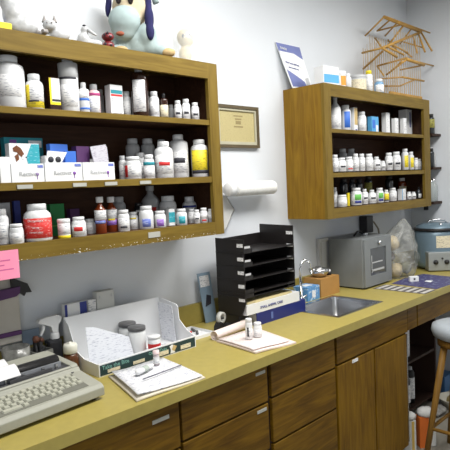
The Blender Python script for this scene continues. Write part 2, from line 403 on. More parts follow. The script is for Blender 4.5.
# ---------------------------------------------------------------- medicine bottles
# style: shape, body material, cap material, cap radius, [label bands: (z0, z1, material, wrap)]
ST = {
 'jug': ('jar', WHT, WHT2, .62, [(.22, .62, L_W, 'front')]),
 'yellow_side': ('jar', WHT, WHT2, .68, [(.06, .74, L_Y, 'wrap'), (.24, .72, L_W, 'front'), (.22, .27, BLKI, 'small')]),
 'tall_white': ('tube', WHT, GRYC, .55, [(.64, .9, GRYC, 'wrap'), (.6, .64, BLKI, 'front'), (.1, .5, L_W, 'front')]),  # grey wrap band paints shade onto the upper half of a white bottle
 'blue_bands': ('jar', WHT, WHT2, .5, [(.42, .5, BLUE, 'wrap'), (.14, .2, BLUE, 'wrap'), (.5, .7, L_W, 'front')]),
 'magenta_top': ('jar', PINKB, GRYC, .6, [(.62, .76, MAG, 'wrap'), (.08, .6, L_W, 'front')]),
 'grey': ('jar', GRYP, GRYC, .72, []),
 'white': ('jar', WHT, WHT2, .75, [(.15, .62, L_W, 'front')]),
 'dark_syrup': ('jar', BROWNG, GRYC, .45, [(.1, .72, L_W, 'narrow')]),
 'amber_vial': ('jar', BROWNG, BLACK, .42, [(.08, .55, L_C, 'wrap')]),
 'white_dash': ('jar', WHT, WHT2, .75, [(.15, .62, L_W, 'front'), (.3, .42, BLKI, 'small')]),
 'red_side': ('jar', WHT, WHT2, .85, [(.1, .66, RED, 'wrap'), (.1, .66, L_W, 'front')]),
 'teal_top': ('jar', WHT, WHT2, .8, [(.56, .78, TEAL, 'wrap'), (.08, .5, L_W, 'front')]),
 'red_text': ('jar', WHT, WHT2, .62, [(.12, .64, L_W, 'front'), (.34, .44, RED, 'small')]),
 'black_text': ('jar', WHT, WHT2, .55, [(.12, .62, L_W, 'front'), (.34, .46, BLKI, 'small')]),
 'yellow_label': ('jar', WHT, WHT2, .68, [(.14, .72, L_Y, 'front'), (.1, .19, BLKI, 'front')]),
 'white_low': ('jar', WHT, WHT2, .88, [(.12, .55, L_W, 'front')]),
 'red_label': ('jar', WHT, WHT2, .68, [(.09, .68, L_R, 'wrap')]),
 'clear_vial': ('vial', PAPER, WHT2, 1.05, [(.22, .72, L_W, 'wrap'), (0.0, .16, YEL, 'wrap')]),
 'red_small': ('jar', WHT, WHT2, .8, [(.1, .62, L_W, 'front'), (.28, .5, RED, 'small')]),
 'amber_syrup': ('syrup', AMBER, WHT2, .62, [(.38, .64, L_W, 'wrap'), (.28, .36, L_B, 'front')]),
 'amber_syrup2': ('syrup', AMBER, WHT2, .62, [(.38, .64, L_W, 'wrap'), (.2, .36, L_P, 'front'), (.33, .38, YEL, 'small')]),
 'white_black': ('jar', WHT, WHT2, .85, [(.1, .62, L_W, 'front'), (.16, .25, BLKI, 'small')]),
 'white_yellow': ('jar', WHT, WHT2, .8, [(.6, .68, YEL, 'small'), (.1, .55, L_W, 'front')]),
 'black_tag': ('jar', BLACK, BLACK, .8, [(.62, .8, CARD, 'small')]),
 'blue_label': ('jar', WHT, WHT2, .8, [(.1, .45, L_B, 'small')]),
 'tall_red': ('syrup', GRYP, GRYC, .45, [(.36, .46, RED, 'small')]),
 'purple_label': ('jar', WHT, WHT2, .8, [(.08, .5, L_P, 'small')]),
 'teal_label': ('jar', WHT, WHT2, .8, [(.1, .55, L_T, 'small')]),
 'dark_band': ('jar', WHT, WHT2, .65, [(.58, .68, NAVY, 'front')]),
 'red_low': ('jar', WHT, WHT2, .8, [(.12, .22, RED, 'small'), (.3, .62, L_W, 'front')]),
 'cone_white': ('syrup', WHT, WHT2, .4, [(.1, .45, L_W, 'front')]),
 'blue_patch': ('jar', WHT, WHT2, .7, [(.15, .78, BLUE, 'small')]),
 'red_dot': ('jar', WHT, WHT2, .8, [(.12, .6, L_W, 'front'), (.14, .22, RED, 'small')]),
 'yellow_text': ('jar', WHT, WHT2, .7, [(.12, .68, L_Y, 'small')]),
 'darkglass': ('jar', DGLASS, BLACK, .7, []),
 'olive_label': ('jar', DGLASS, BLACK, .7, [(.3, .75, L_O, 'wrap')]),
 'amber_small': ('jar', AMBER, WHT2, .7, [(.3, .6, L_C, 'front')]),
 'green_label': ('jar', WHT, WHT2, .75, [(.1, .66, L_W, 'front'), (.3, .66, LGRN, 'small'), (.12, .26, NAVY, 'small')]),
 'darkglass_white': ('syrup', DGLASS, BLACK, .4, [(.05, .4, L_W, 'small')]),
}
def make_bottle(x, y, z, r, h, style, label, group, cat='bottle', name='medicine_bottle'):
    shape, body, capm, cr, bands = ST[style]
    t = thing(name, label, cat, (x, y, z+.0008), 0, group)
    ch = min(h*.18, .022) if shape != 'vial' else h*.2
    hb = h-ch; c = r*cr
    if shape == 'jar': prof = [(0, 0), (r*.93, 0), (r, r*.08), (r, hb-r*.55), (r*.93, hb-r*.25), (c*1.02, hb-.001), (c*.86, hb), (c*.86, hb+.004), (0, hb+.004)]
    elif shape == 'tube': prof = [(0, 0), (r*.93, 0), (r, r*.08), (r, hb-r*.08), (r*.9, hb), (c*.9, hb), (c*.9, hb+.004), (0, hb+.004)]
    elif shape == 'syrup': prof = [(0, 0), (r*.93, 0), (r, r*.08), (r, h*.62), (r*.85, h*.68), (r*.5, h*.76), (r*.36, h*.8), (r*.34, hb+.004), (0, hb+.004)]
    else: prof = [(0, 0), (r*.92, 0), (r, .002), (r, hb+.002), (0, hb+.002)]
    MB().lathe(prof, n=24).build('body', body, t)
    m = MB()
    if shape == 'vial': m.lathe([(r*1.02, hb), (r*1.06, hb+.001), (r*1.06, h-.002), (r, h), (0, h)], n=24)
    else: m.lathe([(c*.9, hb), (c, hb+.0008), (c, h-.002), (c*.93, h), (0, h)], n=24)
    m.build('cap', capm, t)
    k = 0
    for z0, z1, mt, wrap in bands:
        k += 1; a = {'wrap': (0, 2*pi), 'front': (pi*1.25-1.05, pi*1.25+1.15), 'small': (pi*1.25-.45, pi*1.25+.75), 'narrow': (pi*1.25-.75, pi*1.25+.85)}[wrap]
        rr = r+.0003+.0003*k
        lo, hi = z0*h, min(z1*h, hb-r*.56 if shape == 'jar' else z1*h)
        if style == 'yellow_side' and wrap == 'front': a = (pi*1.25-.25, pi*1.25+1.7)
        if style == 'red_side' and wrap == 'front': a = (pi*1.25-.55, pi*1.25+2.6)
        if hi-lo < .004: hi = lo+.005
        MB().lathe([(rr-.0005, lo), (rr, lo+.0003), (rr, hi-.0003), (rr-.0005, hi)], n=20 if wrap == 'wrap' else 12, a0=a[0], a1=a[1]).build('label', mt, t)
    return t
BX = {  # body, front patches (x0,x1,z0,z1 fractions, material)
 'amber_box': (BROWNG, [(0, 1, .2, .97, L_W), (-.0, .18, .2, .97, YEL), (0, 1, .2, .28, YEL), (.2, 1, .3, .36, BLKI)]),
 'teal_box': (CARD, [(.05, .95, .72, .84, TEAL), (.05, .95, .64, .7, RED), (.1, .9, .1, .6, L_W)]),
 'grey_box': (GRYP, []), 'blue_box': (NAVY, []), 'green_box': (GRN, [(0, 1, .3, .34, LGRN)]), 'purple_box': (DPURP, []),
 'teal_carton': (CARD, [(.0, 1, .2, .8, L_T)]),
 'tan_box': (CARD, [(.1, .95, .3, .98, TAN), (.3, .8, .05, .12, NAVY)]),
 'blue_pack': (LBLUE, [(.1, .5, .3, .8, BLUE), (.6, .9, .1, .5, CARD)]),
 'white_box': (CARD, [(.1, .9, .3, .8, L_W)]), 'mark_box': (CARD, [(.55, .75, .35, .9, NAVY), (.1, .5, .2, .5, L_W)]),
 'yellow_pack': (YEL, []), 'bluewhite_box': (CARD, [(.0, .12, 0, 1, LBLUE), (.2, .9, .2, .8, L_W)]),
}
def make_carton(x, y, z, r, h, style, label, group):
    body, pats = BX[style]; w, d = r*1.62, r*1.05
    if style == 'blue_pack': w, d = r*1.9, r*.7
    if style == 'mark_box': w, d = r*1.5, r*1.1
    t = thing('medicine_carton', label, 'box', (x, y, z+.0006), 0, group)
    bx('body', body, (-w/2, w/2, -d/2, d/2, 0, h), t, .0008)
    for i, (a, b, c, e, mt) in enumerate(pats):
        bx('label', mt, (-w/2+a*w, -w/2+b*w, -d/2-.0009-.0003*i, -d/2-.0001, c*h, e*h), t)
    return t
def SHELF(row, z, items):
    for kind, x, y, r, h, st, lab in items:
        g = 'medicine on the '+row
        if kind == 'c': make_carton(x, y, z, r, h, st, lab, g)
        elif kind == 'v': make_bottle(x, y, z, r, h, st, lab, g, 'vial', 'pill_vial')
        else:
            o = make_bottle(x, y, z, r, h, st, lab, g)
            if st == 'red_label':
                for a, s_, sz, zz in ((0, 'Deramaxx', .0125, .068), (0, '100 mg', .008, .045), (0, 'Chewable tablets', .0065, .03)):
                    ph = radians(-62)
                    n = Vector((cos(ph), sin(ph), 0)); p = n*(r+.0015)
                    t_ = text(s_, sz, CARD, o, (0, 0, 0), (pi/2, 0, ph+pi/2), depth=.0003)
                    # wrap the lettering round the bottle
                    me = t_.data; cxx = (min(v.co.x for v in me.vertices)+max(v.co.x for v in me.vertices))/2
                    for v in me.vertices:
                        a_ = radians(-125)+(v.co.x-cxx)/r; rad = r+.0012+v.co.z
                        v.co = Vector((rad*cos(a_), rad*sin(a_), zz+v.co.y))
                    t_.rotation_euler = (0, 0, 0)
SHELF('left cabinet top shelf', 1.885, [
 ('b',0.440,-0.200,0.0507,0.1791,'jug','largest white jug with wide ribbed cap at the left of the near upper shelf'),
 ('b',0.519,-0.220,0.0294,0.1240,'yellow_side','white bottle with a yellow-edged label next to the largest white jug, near cabinet'),
 ('c',0.589,-0.220,0.0249,0.1208,'amber_box','square dark brown pack with yellow and white label on the near upper shelf'),
 ('b',0.653,-0.220,0.0344,0.1954,'tall_white','tallest white bottle with upper half painted shade-grey and flat cap, on the near upper shelf'),
 ('b',0.718,-0.210,0.0205,0.1172,'blue_bands','slim white bottle with two blue label bands beside the tallest white bottle, near cabinet'),
 ('b',0.769,-0.200,0.0228,0.1162,'magenta_top','pink bottle with a magenta shoulder and grey cap, on the near upper shelf'),
 ('b',0.845,-0.130,0.0120,0.1146,'grey','small grey bottle half hidden behind the white carton with the teal band, near cabinet'),
 ('c',0.860,-0.200,0.0353,0.1208,'teal_box','white carton with a teal and red band on the near upper shelf'),
 ('b',0.940,-0.170,0.0183,0.1088,'white','small white bottle squeezed between white carton and tall dark syrup bottle, near cabinet'),
 ('b',0.971,-0.220,0.0342,0.2036,'dark_syrup','tall near-black syrup bottle with grey cap and long white label'),
 ('b',1.050,-0.210,0.0207,0.1121,'white','white bottle just right of the tall near-black syrup bottle'),
 ('b',1.094,-0.220,0.0168,0.1061,'amber_vial','little brown dropper vial with a cream label on the near upper shelf'),
 ('b',1.198,-0.140,0.0133,0.0782,'grey','low grey jar in shadow right of the brown dropper vial, on the near upper shelf'),
 ('b',1.187,-0.200,0.0163,0.0866,'white_dash','leftmost of three short white bottles at the right end of the near upper shelf'),
 ('b',1.226,-0.210,0.0175,0.0945,'white_dash','middle, tallest of three short white bottles at right end of near upper shelf'),
 ('b',1.279,-0.210,0.0178,0.0831,'white_dash','rightmost short white bottle on the upper shelf, nearest the cabinet end'),
])
SHELF('left cabinet middle shelf', 1.638, [
 ('b',1.023,-0.080,0.0301,0.1767,'grey','grey-white jar in the back row above the red-edged bottle, on the near middle shelf'),
 ('b',1.104,-0.080,0.0308,0.1788,'grey','grey-white jar in the back row behind the teal-capped label bottle, on the near middle shelf'),
 ('b',1.182,-0.080,0.0225,0.1763,'grey','grey-white jar mostly hidden behind the two big white bottles, on the near middle shelf'),
 ('b',0.909,-0.160,0.0142,0.0978,'white','sliver of a white bottle between the leaning booklets and the red-edged bottle, near cabinet'),
 ('b',0.921,-0.215,0.0321,0.0901,'red_side','white bottle whose label has a dark red left edge, on the near middle shelf'),
 ('b',1.015,-0.140,0.0232,0.1123,'white','plain white bottle peeping out behind the red-edged bottle, on the near middle shelf'),
 ('b',1.002,-0.215,0.0226,0.0985,'teal_top','white bottle with a teal upper label band, on the near middle shelf'),
 ('b',1.082,-0.215,0.0390,0.1534,'red_text','big white bottle with a small red word box on its label, near cabinet'),
 ('b',1.204,-0.170,0.0420,0.1907,'black_text','tallest big white bottle with a black word box on its label, near cabinet'),
 ('b',1.329,-0.080,0.0142,0.1665,'grey','dim grey bottle behind the yellow-label bottle, on the near middle shelf'),
 ('b',1.292,-0.210,0.0381,0.1674,'yellow_label','white bottle with a bright yellow label and dark lower band, on the near middle shelf'),
])
SHELF('left cabinet bottom shelf', 1.435, [
 ('c',0.420,-0.120,0.0264,0.1371,'grey_box','grey carton at the left end of the near bottom shelf behind white bottles'),
 ('c',0.479,-0.100,0.0145,0.1413,'blue_box','dark blue upright carton behind the red-label bottle, on the near bottom shelf'),
 ('b',0.371,-0.215,0.0233,0.1188,'white','white bottle cut by the left frame edge on the near bottom shelf'),
 ('b',0.407,-0.245,0.0227,0.0660,'white_low','squat white bottle left of the big red-label bottle, on the near bottom shelf'),
 ('b',0.492,-0.229,0.0469,0.1285,'red_label','big white bottle with a wide red label and white lettering, on the near bottom shelf'),
 ('c',0.635,-0.090,0.0364,0.1216,'green_box','green carton behind the big red-label bottle, on the near bottom shelf'),
 ('c',0.718,-0.080,0.0257,0.0973,'purple_box','low purple carton in shadow behind the orange-bottomed vial, on the near bottom shelf'),
 ('v',0.585,-0.240,0.0215,0.0694,'clear_vial','translucent vial with white cap and yellow contents, on the near bottom shelf'),
 ('b',0.651,-0.230,0.0267,0.0717,'red_small','white bottle with a small red label patch beside the yellow-bottomed vial, near cabinet'),
 ('b',0.733,-0.170,0.0212,0.0575,'white','white bottle tucked behind and right of the red-patch bottle, on the near bottom shelf'),
 ('b',0.752,-0.220,0.0219,0.1405,'amber_syrup','amber syrup bottle with white cap, left one of the close pair, near cabinet'),
 ('b',0.822,-0.190,0.0227,0.1377,'amber_syrup2','amber syrup bottle with white cap, right one of the close pair, near cabinet'),
 ('b',0.927,-0.090,0.0294,0.1345,'grey','grey-white jar in the back row right of the amber syrup pair, near cabinet'),
 ('b',0.854,-0.225,0.0227,0.0843,'white_black','white bottle with a black dash on its label right of the amber pair, near cabinet'),
 ('b',0.932,-0.180,0.0215,0.0712,'white_yellow','white bottle with a touch of yellow, in shadow of the black-dash bottle, near cabinet'),
 ('b',1.030,-0.090,0.0217,0.1036,'black_tag','black bottle with a white tag in the back row of the near bottom shelf'),
 ('b',0.965,-0.225,0.0296,0.0935,'blue_label','white bottle with a blue-violet label patch on the near bottom shelf'),
 ('b',1.121,-0.057,0.0400,0.1750,'tall_red','tall grey-white narrow-necked bottle with a red label in the back row, near cabinet'),
 ('b',1.036,-0.225,0.0250,0.0685,'purple_label','white bottle with a purple label patch on the near bottom shelf'),
 ('b',1.166,-0.123,0.0383,0.1269,'white','wide white bottle raised above the purple-label bottle in the back row, near cabinet'),
 ('c',1.113,-0.200,0.0204,0.0721,'teal_carton','narrow teal and white carton among the near bottom shelf bottles'),
 ('b',1.155,-0.225,0.0238,0.0693,'teal_label','white bottle with a teal label patch right of the narrow teal carton, near cabinet'),
 ('b',1.311,-0.076,0.0163,0.0842,'grey','dark grey bottle behind the small white bottles, on the near bottom shelf'),
 ('b',1.243,-0.190,0.0168,0.0639,'white','plain narrow white bottle between the teal-patch bottle and dotted bottle, on the near bottom shelf'),
 ('b',1.293,-0.124,0.0333,0.1176,'dark_band','white bottle with a dark band in the back row at the right end, near cabinet'),
 ('b',1.235,-0.235,0.0143,0.0598,'white_dash','small white bottle with black marks near the right end of the bottom shelf'),
 ('b',1.277,-0.235,0.0168,0.0660,'red_low','small white bottle with a red line low on its label, on the near bottom shelf'),
 ('b',1.319,-0.235,0.0136,0.0589,'white','last little white bottle against the right stile of the near bottom shelf'),
])
SHELF('right cabinet top shelf', 1.883, [
 ('b',2.408,-0.200,0.0327,0.2072,'cone_white','tall white tapered bottle at the left end of the far cabinet upper shelf'),
 ('b',2.517,-0.200,0.0317,0.1593,'blue_patch','white bottle with an upright blue patch in the far cabinet'),
 ('c',2.595,-0.210,0.0244,0.1481,'tan_box','white and tan carton in the far cabinet'),
 ('b',2.698,-0.200,0.0293,0.1313,'white','plain white bottle right of the white and tan carton'),
 ('c',2.820,-0.210,0.0448,0.1056,'blue_pack','bright blue see-through pack in the far cabinet'),
 ('c',3.004,-0.200,0.0315,0.1429,'white_box','white upright carton right of the bright blue pack'),
 ('c',3.091,-0.220,0.0269,0.1089,'white_box','left one of the two low white cartons in the far cabinet'),
 ('c',3.208,-0.220,0.0258,0.1149,'white_box','right one of the two low white cartons in the far cabinet'),
 ('c',3.400,-0.140,0.0550,0.1935,'mark_box','large white carton with blue mark at the right end of the far upper shelf'),
])
SHELF('right cabinet middle shelf', 1.645, [
 ('b',2.644,-0.090,0.0279,0.1472,'grey','left grey lidded jar in the back row of the far middle shelf'),
 ('b',2.744,-0.090,0.0284,0.1485,'grey','right grey lidded jar in the back row of the far middle shelf'),
 ('b',2.358,-0.220,0.0205,0.0986,'white','first white bottle from the left on the far middle shelf'),
 ('b',2.413,-0.230,0.0258,0.0806,'white_dash','second bottle from the left, with dark dots, on the far middle shelf'),
 ('b',2.508,-0.220,0.0247,0.0874,'red_dot','third bottle from the left, with a red dot, on the far middle shelf'),
 ('b',2.584,-0.220,0.0197,0.1059,'white','fourth bottle from the left on the far middle shelf'),
 ('b',2.654,-0.220,0.0200,0.1063,'white','fifth bottle from the left on the far middle shelf'),
 ('b',2.741,-0.220,0.0259,0.1069,'white','sixth bottle from the left on the far middle shelf, beside the black-print bottle'),
 ('b',2.833,-0.220,0.0264,0.0884,'black_text','white bottle with bold black print on the far middle shelf'),
 ('b',2.913,-0.220,0.0172,0.0626,'white_dash','lowest bottle on the far middle shelf, just after the bold black-print bottle'),
 ('b',2.994,-0.220,0.0252,0.1152,'white_dash','white bottle left of the two tallest on the far middle shelf'),
 ('b',3.097,-0.220,0.0297,0.1228,'white_dash','white bottle with dark low print directly left of the yellow-print pair'),
 ('b',3.243,-0.210,0.0244,0.1457,'yellow_text','left bottle of the yellow-print pair on the far middle shelf'),
 ('b',3.332,-0.210,0.0207,0.1257,'yellow_text','right bottle of the yellow-print pair on the far middle shelf'),
 ('b',3.387,-0.220,0.0167,0.0829,'white','small white bottle second from the right end of the far middle shelf'),
 ('b',3.440,-0.220,0.0148,0.0758,'white','small white bottle at the right end of the far middle shelf'),
])
SHELF('right cabinet bottom shelf', 1.438, [
 ('b',2.642,-0.090,0.0261,0.1641,'darkglass','leftmost dark glass bottle at the back of the far bottom shelf'),
 ('b',2.742,-0.090,0.0228,0.1616,'darkglass','second dark glass bottle at the back of the far bottom shelf'),
 ('b',2.828,-0.090,0.0232,0.1595,'darkglass','third dark glass bottle at the back of the far bottom shelf'),
 ('b',2.946,-0.090,0.0257,0.1750,'olive_label','dark bottle with an olive-yellow label at the back of the far bottom shelf'),
 ('b',3.238,-0.090,0.0292,0.1706,'darkglass','dark glass bottle at the back between the yellow-green and blue-edged packs'),
 ('b',3.425,-0.090,0.0303,0.1514,'amber_small','amber bottle at the back right of the far bottom shelf'),
 ('b',2.389,-0.189,0.0156,0.1161,'white','tall thin white bottle at the left end of the far bottom shelf'),
 ('b',2.405,-0.231,0.0278,0.0699,'white_low','low white jar beside the thin yellow pack'),
 ('c',2.487,-0.220,0.0105,0.0786,'yellow_pack','thin yellow pack on the far bottom shelf'),
 ('b',2.576,-0.220,0.0359,0.1055,'green_label','white bottle with green and blue label on the far bottom shelf'),
 ('b',2.675,-0.220,0.0220,0.0956,'black_text','white bottle with black print right of the green and blue label bottle'),
 ('b',2.763,-0.220,0.0280,0.0859,'black_text','white bottle with black print left of the yellow-green label bottle'),
 ('b',2.861,-0.220,0.0266,0.0951,'green_label','white bottle with green label beside the small yellow bottle'),
 ('b',2.939,-0.225,0.0174,0.0789,'yellow_label','small bottle with yellow label on the far bottom shelf'),
 ('b',3.052,-0.210,0.0277,0.0884,'white','white bottle with a dark side right of the small yellow-label bottle'),
 ('c',3.183,-0.210,0.0329,0.0768,'bluewhite_box','white carton with pale blue edge on the far bottom shelf'),
 ('b',3.269,-0.220,0.0164,0.0522,'white_dash','left one of two small white bottles near the right of the far bottom shelf'),
 ('b',3.338,-0.220,0.0166,0.0494,'white_dash','right one of two small white bottles near the right of the far bottom shelf'),
 ('b',3.421,-0.220,0.0190,0.0819,'darkglass_white','pointed black bottle with a white front at the right end of the far bottom shelf'),
])
# ---------------------------------------------------------------- display cartons, left cabinet middle shelf
def tray(x0, x1, label, h, tagcol, extra):
    t = thing('display_carton', label, 'box', (x0, -.262, 1.6388), 0, 'open display cartons on the near middle shelf'); w = x1-x0
    m = MB().m(CARD).box(0, w, 0, .002, 0, h).box(0, .002, .002, .13, 0, h).box(w-.002, w, .002, .13, 0, h).box(.002, w-.002, .002, .13, 0, .002).box(.002, w-.002, .128, .13, .002, h+.02)
    m.build('carton', None, t)
    if w > .05:
        text('Rectivet', .021, GRYP, t, (w*.22, -.0008, h*.34), FRONT)
        m = MB().m(PURP).lathe([(0, -.0012), (.006, -.0012), (.006, -.0002), (0, -.0002)], (w*.78, 0, h*.42), 10, axis='y').m(PURP).box(w*.77, w*.79, -.001, 0, h*.15, h*.35)
        m.build('emblem', None, t)
        bx('price_tag', L_B, (w*.80, w*.97, -.0012, -.0002, h*.78, h*.93), t)
    return t
tray(.36, .394, 'pale greyish display carton cut by the left frame edge', .085, 0, 0)
a = tray(.397, .512, 'display carton in front of the pack showing a brown and white dog', .062, 0, 0)
b = tray(.516, .660, 'middle display carton, holding dark printed and bright blue packs', .066, 0, 0)
c = tray(.664, .800, 'display carton holding purple packs and leaning booklets', .066, 0, 0)
z2 = 1.642
t = thing('medicine_carton', 'white pack with a brown and white dog and a teal printed corner', 'box', (.402, -.246, z2))
bx('pack', CARD, (0, .106, 0, .03, 0, .128), t)
MB().prism([(.062, .058), (.1055, .045), (.1055, .126), (.078, .126), (.058, .082)], .0012, at=-.0014).build('teal_patch', L_T, t)
m = MB().m(plain('dog_brown', (.16, .055, .02), .8)).prism([(.012, .112), (.026, .121), (.04, .112), (.05, .094), (.046, .08), (.034, .088), (.026, .098), (.014, .100)], .001, at=-.0012)
m.prism([(.017, .085), (.03, .095), (.032, .075), (.022, .066)], .001, at=-.0012)
m.m(CARD).prism([(.046, .090), (.058, .084), (.06, .076), (.05, .072), (.04, .078)], .001, at=-.0013).m(BLKI).prism([(.054, .084), (.060, .083), (.059, .079), (.055, .079)], .0012, at=-.0022)
m.build('dog_picture', None, t)
t = thing('medicine_carton', 'teal, purple and white striped pack standing behind the dog picture pack', 'box', (.44, -.126, z2))
bx('pack', TEAL, (0, .145, 0, .028, 0, .160), t)
bx('stripe', CARD, (.09, .14, -.001, -.0001, .125, .15), t); bx('stripe', PURP, (.02, .045, -.001, -.0001, .12, .152), t)
t = thing('medicine_carton', 'white pack with dark pictures on a folded flap', 'box', (.53, -.24, z2))
bx('pack', L_W, (0, .055, 0, .03, 0, .088), t)
MB().prism([(.0, .064), (.062, .064), (.085, .100), (.01, .105)], .002, at=-.004).build('flap', CARD, t)
m = MB().m(BLKI)
for q in (.02, .048): m.lathe([(0, -.0056), (.011, -.0056), (.011, -.0045), (0, -.0045)], (q, 0, .074), 10, axis='y')
m.build('picture', None, t)
t = thing('medicine_carton', 'bright blue pack in the middle display carton, left one', 'box', (.61, -.205, z2), 0.2)
bx('pack', BLUE, (-.045, .035, 0, .02, 0, .132), t); bx('stripe', CARD, (-.02, .03, -.001, -.0001, .088, .096), t)
t = thing('medicine_carton', 'darker blue pack leaning at the right of the middle display carton', 'box', (.632, -.235, z2), -.1)
bx('pack', BLUE, (-.02, .022, 0, .015, 0, .105), t)
t = thing('medicine_carton', 'dark purple pack standing in the third display carton', 'box', (.695, -.215, z2), .1)
bx('pack', DPURP, (-.026, .032, 0, .03, 0, .125), t)
for i in range(3):
    t = thing('booklet', ['pale printed booklet at the front of the leaning row', 'middle booklet of the leaning row', 'rearmost booklet of the leaning row beside the white bottles'][i], 'booklet', (.742+.011*i, -.236+.004*i, z2), 0, 'booklets leaning in the third display carton')
    MB().prism([(-.0, 0), (.050, 0), (.042, .132-.004*i), (-.026, .122)], .004, at=.008*i).build('pages', printed('booklet_print', (.58, .57, .62), (.32, .28, .36), .54), t)

# ---------------------------------------------------------------- things on top of the left cabinet
ZT = 2.1335
FUR = plain('dog_cream_fleece', (.58, .49, .34), .95, var=.08, scale=60, bump=.4)
SCRUB = plain('scrub_cloth', (.34, .42, .42), .95, var=.06, scale=50, bump=.4)
MASKM = plain('mask_cloth', (.36, .45, .45), .9, var=.05, scale=40, bump=.3)
EARM = plain('navy_felt', (.02, .02, .085), .95, scale=50)
t = thing('plush_dog', 'plush dog in pale green scrubs and face mask, with navy ears', 'plush toy', (1.02, -.135, ZT), radians(-35))
def blob(parts, name, mat, parent, vox=.008):
    m = MB().m(mat)
    for c, r, sq in parts: m.ball(c, r, 16, sq)
    o = m.build(name, None, parent)
    md = o.modifiers.new('r', 'REMESH'); md.mode = 'VOXEL'; md.voxel_size = vox; md.use_smooth_shade = True
    ms = o.modifiers.new('s', 'SMOOTH'); ms.factor = .7; ms.iterations = 4
    return o
blob([((.02, 0, .062), .062, (1.1, .8, 1)), ((-.055, -.02, .055), .042, (1, .85, 1.1)), ((.075, -.02, .05), .045, (1, .85, 1)), ((.055, -.035, .10), .042, (1, .8, 1.2)), ((-.02, -.02, .10), .055, (1, .8, 1)), ((.115, -.04, .03), .033, (1.2, .9, .8)), ((-.075, -.045, .03), .034, (1, 1, .8))], 'scrubs', SCRUB, t)
blob([((-.005, -.01, .212), .078, (1, .9, 1.0)), ((-.02, -.045, .160), .052, (1.05, 1, 1))], 'head', FUR, t)
blob([((-.034, -.060, .148), .064, (1.05, .85, .95)), ((-.040, -.058, .110), .046, (1.1, .85, 1.0))], 'face_mask', MASKM, t)
MB().ball((-.055, -.098, .086), .013, 12, (1.3, .8, .7)).build('tongue', plain('orange_felt', (.30, .09, .05), .9), t)
for s_ in (-1, 1):
    e = MB().ball((-.030+.024*s_, -.080, .228), .015, 14, (.8, .5, 1.5)).build('eye', plain('eye_black', (.015, .01, .01), .2), t)
    MB().ball((-.026+.024*s_, -.0885, .236), .0035, 8).build('eye_glint', CARD, e)
blob([((.064, -.035, .22), .03, (.6, .8, 1.7)), ((.066, -.050, .16), .034, (.6, .7, 1.6)), ((.066, -.058, .105), .030, (.65, .7, 1.3))], 'ear', EARM, t, .007)
blob([((-.092, -.0, .245), .028, (.45, .9, 1.5)), ((-.098, -.0, .21), .024, (.5, .9, 1.5))], 'ear', EARM, t, .007)
MB().tube([(.05, -.02, .262), (.090, -.02, .262), (.100, -.02, .23)], .014, 8).build('cap_tie', SCRUB, t)
for (u_, v_, w_) in ((-.055, -.088, .022), (.138, -.058, .02)):
    q = blob([((u_, v_, w_), .024, (1.3, .9, .8))], 'paw', plain('paw_tan', (.46, .33, .16), .95), t, .006)
W_ = plain('white_porcelain', (.50, .51, .52), .3, var=.22, scale=40); MRK = plain('grey_glaze', (.28, .26, .25), .4)
t = thing('cat_figurine', 'large white porcelain cat at the left end of the cabinet top', 'figurine', (.475, -.2, ZT), radians(-30))
blob([((.02, 0, .035), .045, (1.3, .8, .8)), ((-.0, 0, .075), .04, (1, .8, 1.2)), ((-.02, 0, .12), .03, (.9, .85, 1.3)), ((-.025, -.01, .165), .032, (1, 1, .9))], 'body', W_, t, .006)
for s_ in (-1, 1): MB().lathe([(.011, 0), (.0, .03)], (-.025+.016*s_, -.01, .187), 10).build('ear', W_, t)
MB().tube([(.06, .0, .02), (.085, .01, .015), (.10, -.01, .02), (.09, -.035, .015)], [.011, .01, .009, .006]).build('tail', MRK, t, 'grey-marked tail')
t = thing('cat_figurine', 'small white cat figurine with upright ears, lying down', 'figurine', (.605, -.2, ZT), radians(-30))
blob([((.03, 0, .028), .026, (1.5, .8, .9)), ((-.02, 0, .018), .02, (1.6, .8, .8)), ((.0, -.015, .058), .022, (1.15, .9, .95))], 'body', W_, t, .004)
for s_ in (-1, 1): MB().lathe([(.010, 0), (.005, .012), (.0, .027)], (.0+.017*s_, -.014, .068), 10).build('ear', MRK, t)
for s_ in (-1, 1): MB().ball((.0+.008*s_, -.034, .062), .003, 8).build('eye', MRK, t)
t = thing('bird_figurine', 'small white porcelain bird with a dark spot on its crown', 'figurine', (.748, -.2, ZT), radians(-30))
blob([((-.005, 0, .03), .024, (1.1, .8, 1.3)), ((.0, 0, .068), .016, (1, .9, 1)), ((.03, 0, .02), .02, (1.6, .7, .8))], 'body', W_, t, .004)
MB().tube([(.01, -.008, .068), (.034, -.014, .05), (.042, -.014, .045)], [.007, .005, .002]).build('beak', W_, t)
MB().ball((-.002, -.006, .083), .007, 8, (1, 1, .5)).build('crown_spot', BLKI, t)
t = thing('ladybug_figurine', 'pair-stacked dark red spotted beetle figurine beside the plush dog', 'figurine', (.838, -.215, ZT), radians(-35))
DR = plain('dark_red_glaze', (.16, .015, .02), .3, var=.4, scale=90)
MB().ball((0, 0, .02), .022, 14, (1.1, .9, .85)).build('body', DR, t); MB().ball((0, 0, .054), .022, 14, (1.1, .9, .75)).build('shell', DR, t)
m = MB().m(BLKI)
for x, y, zz in ((-.012, -.018, .058), (.01, -.019, .05), (0, -.0185, .064), (-.01, -.018, .024), (.012, -.018, .018)): m.ball((x, y, zz), .005, 8)
m.build('spots', None, t)
t = thing('yellow_notepad', 'small yellow block at the left frame edge of the cabinet top', 'notepad', (.425, -.272, ZT))
bx('pad', YEL, (-.06, .005, .0, .03, 0, .022), t, .001); 
t = thing('crumpled_wrapper', 'crumpled pale violet wrapper behind the yellow block', 'wrapper', (.42, -.19, ZT))
m = MB(); m.ball((-.01, 0, .027), .027, 12, (1.5, .8, 1))
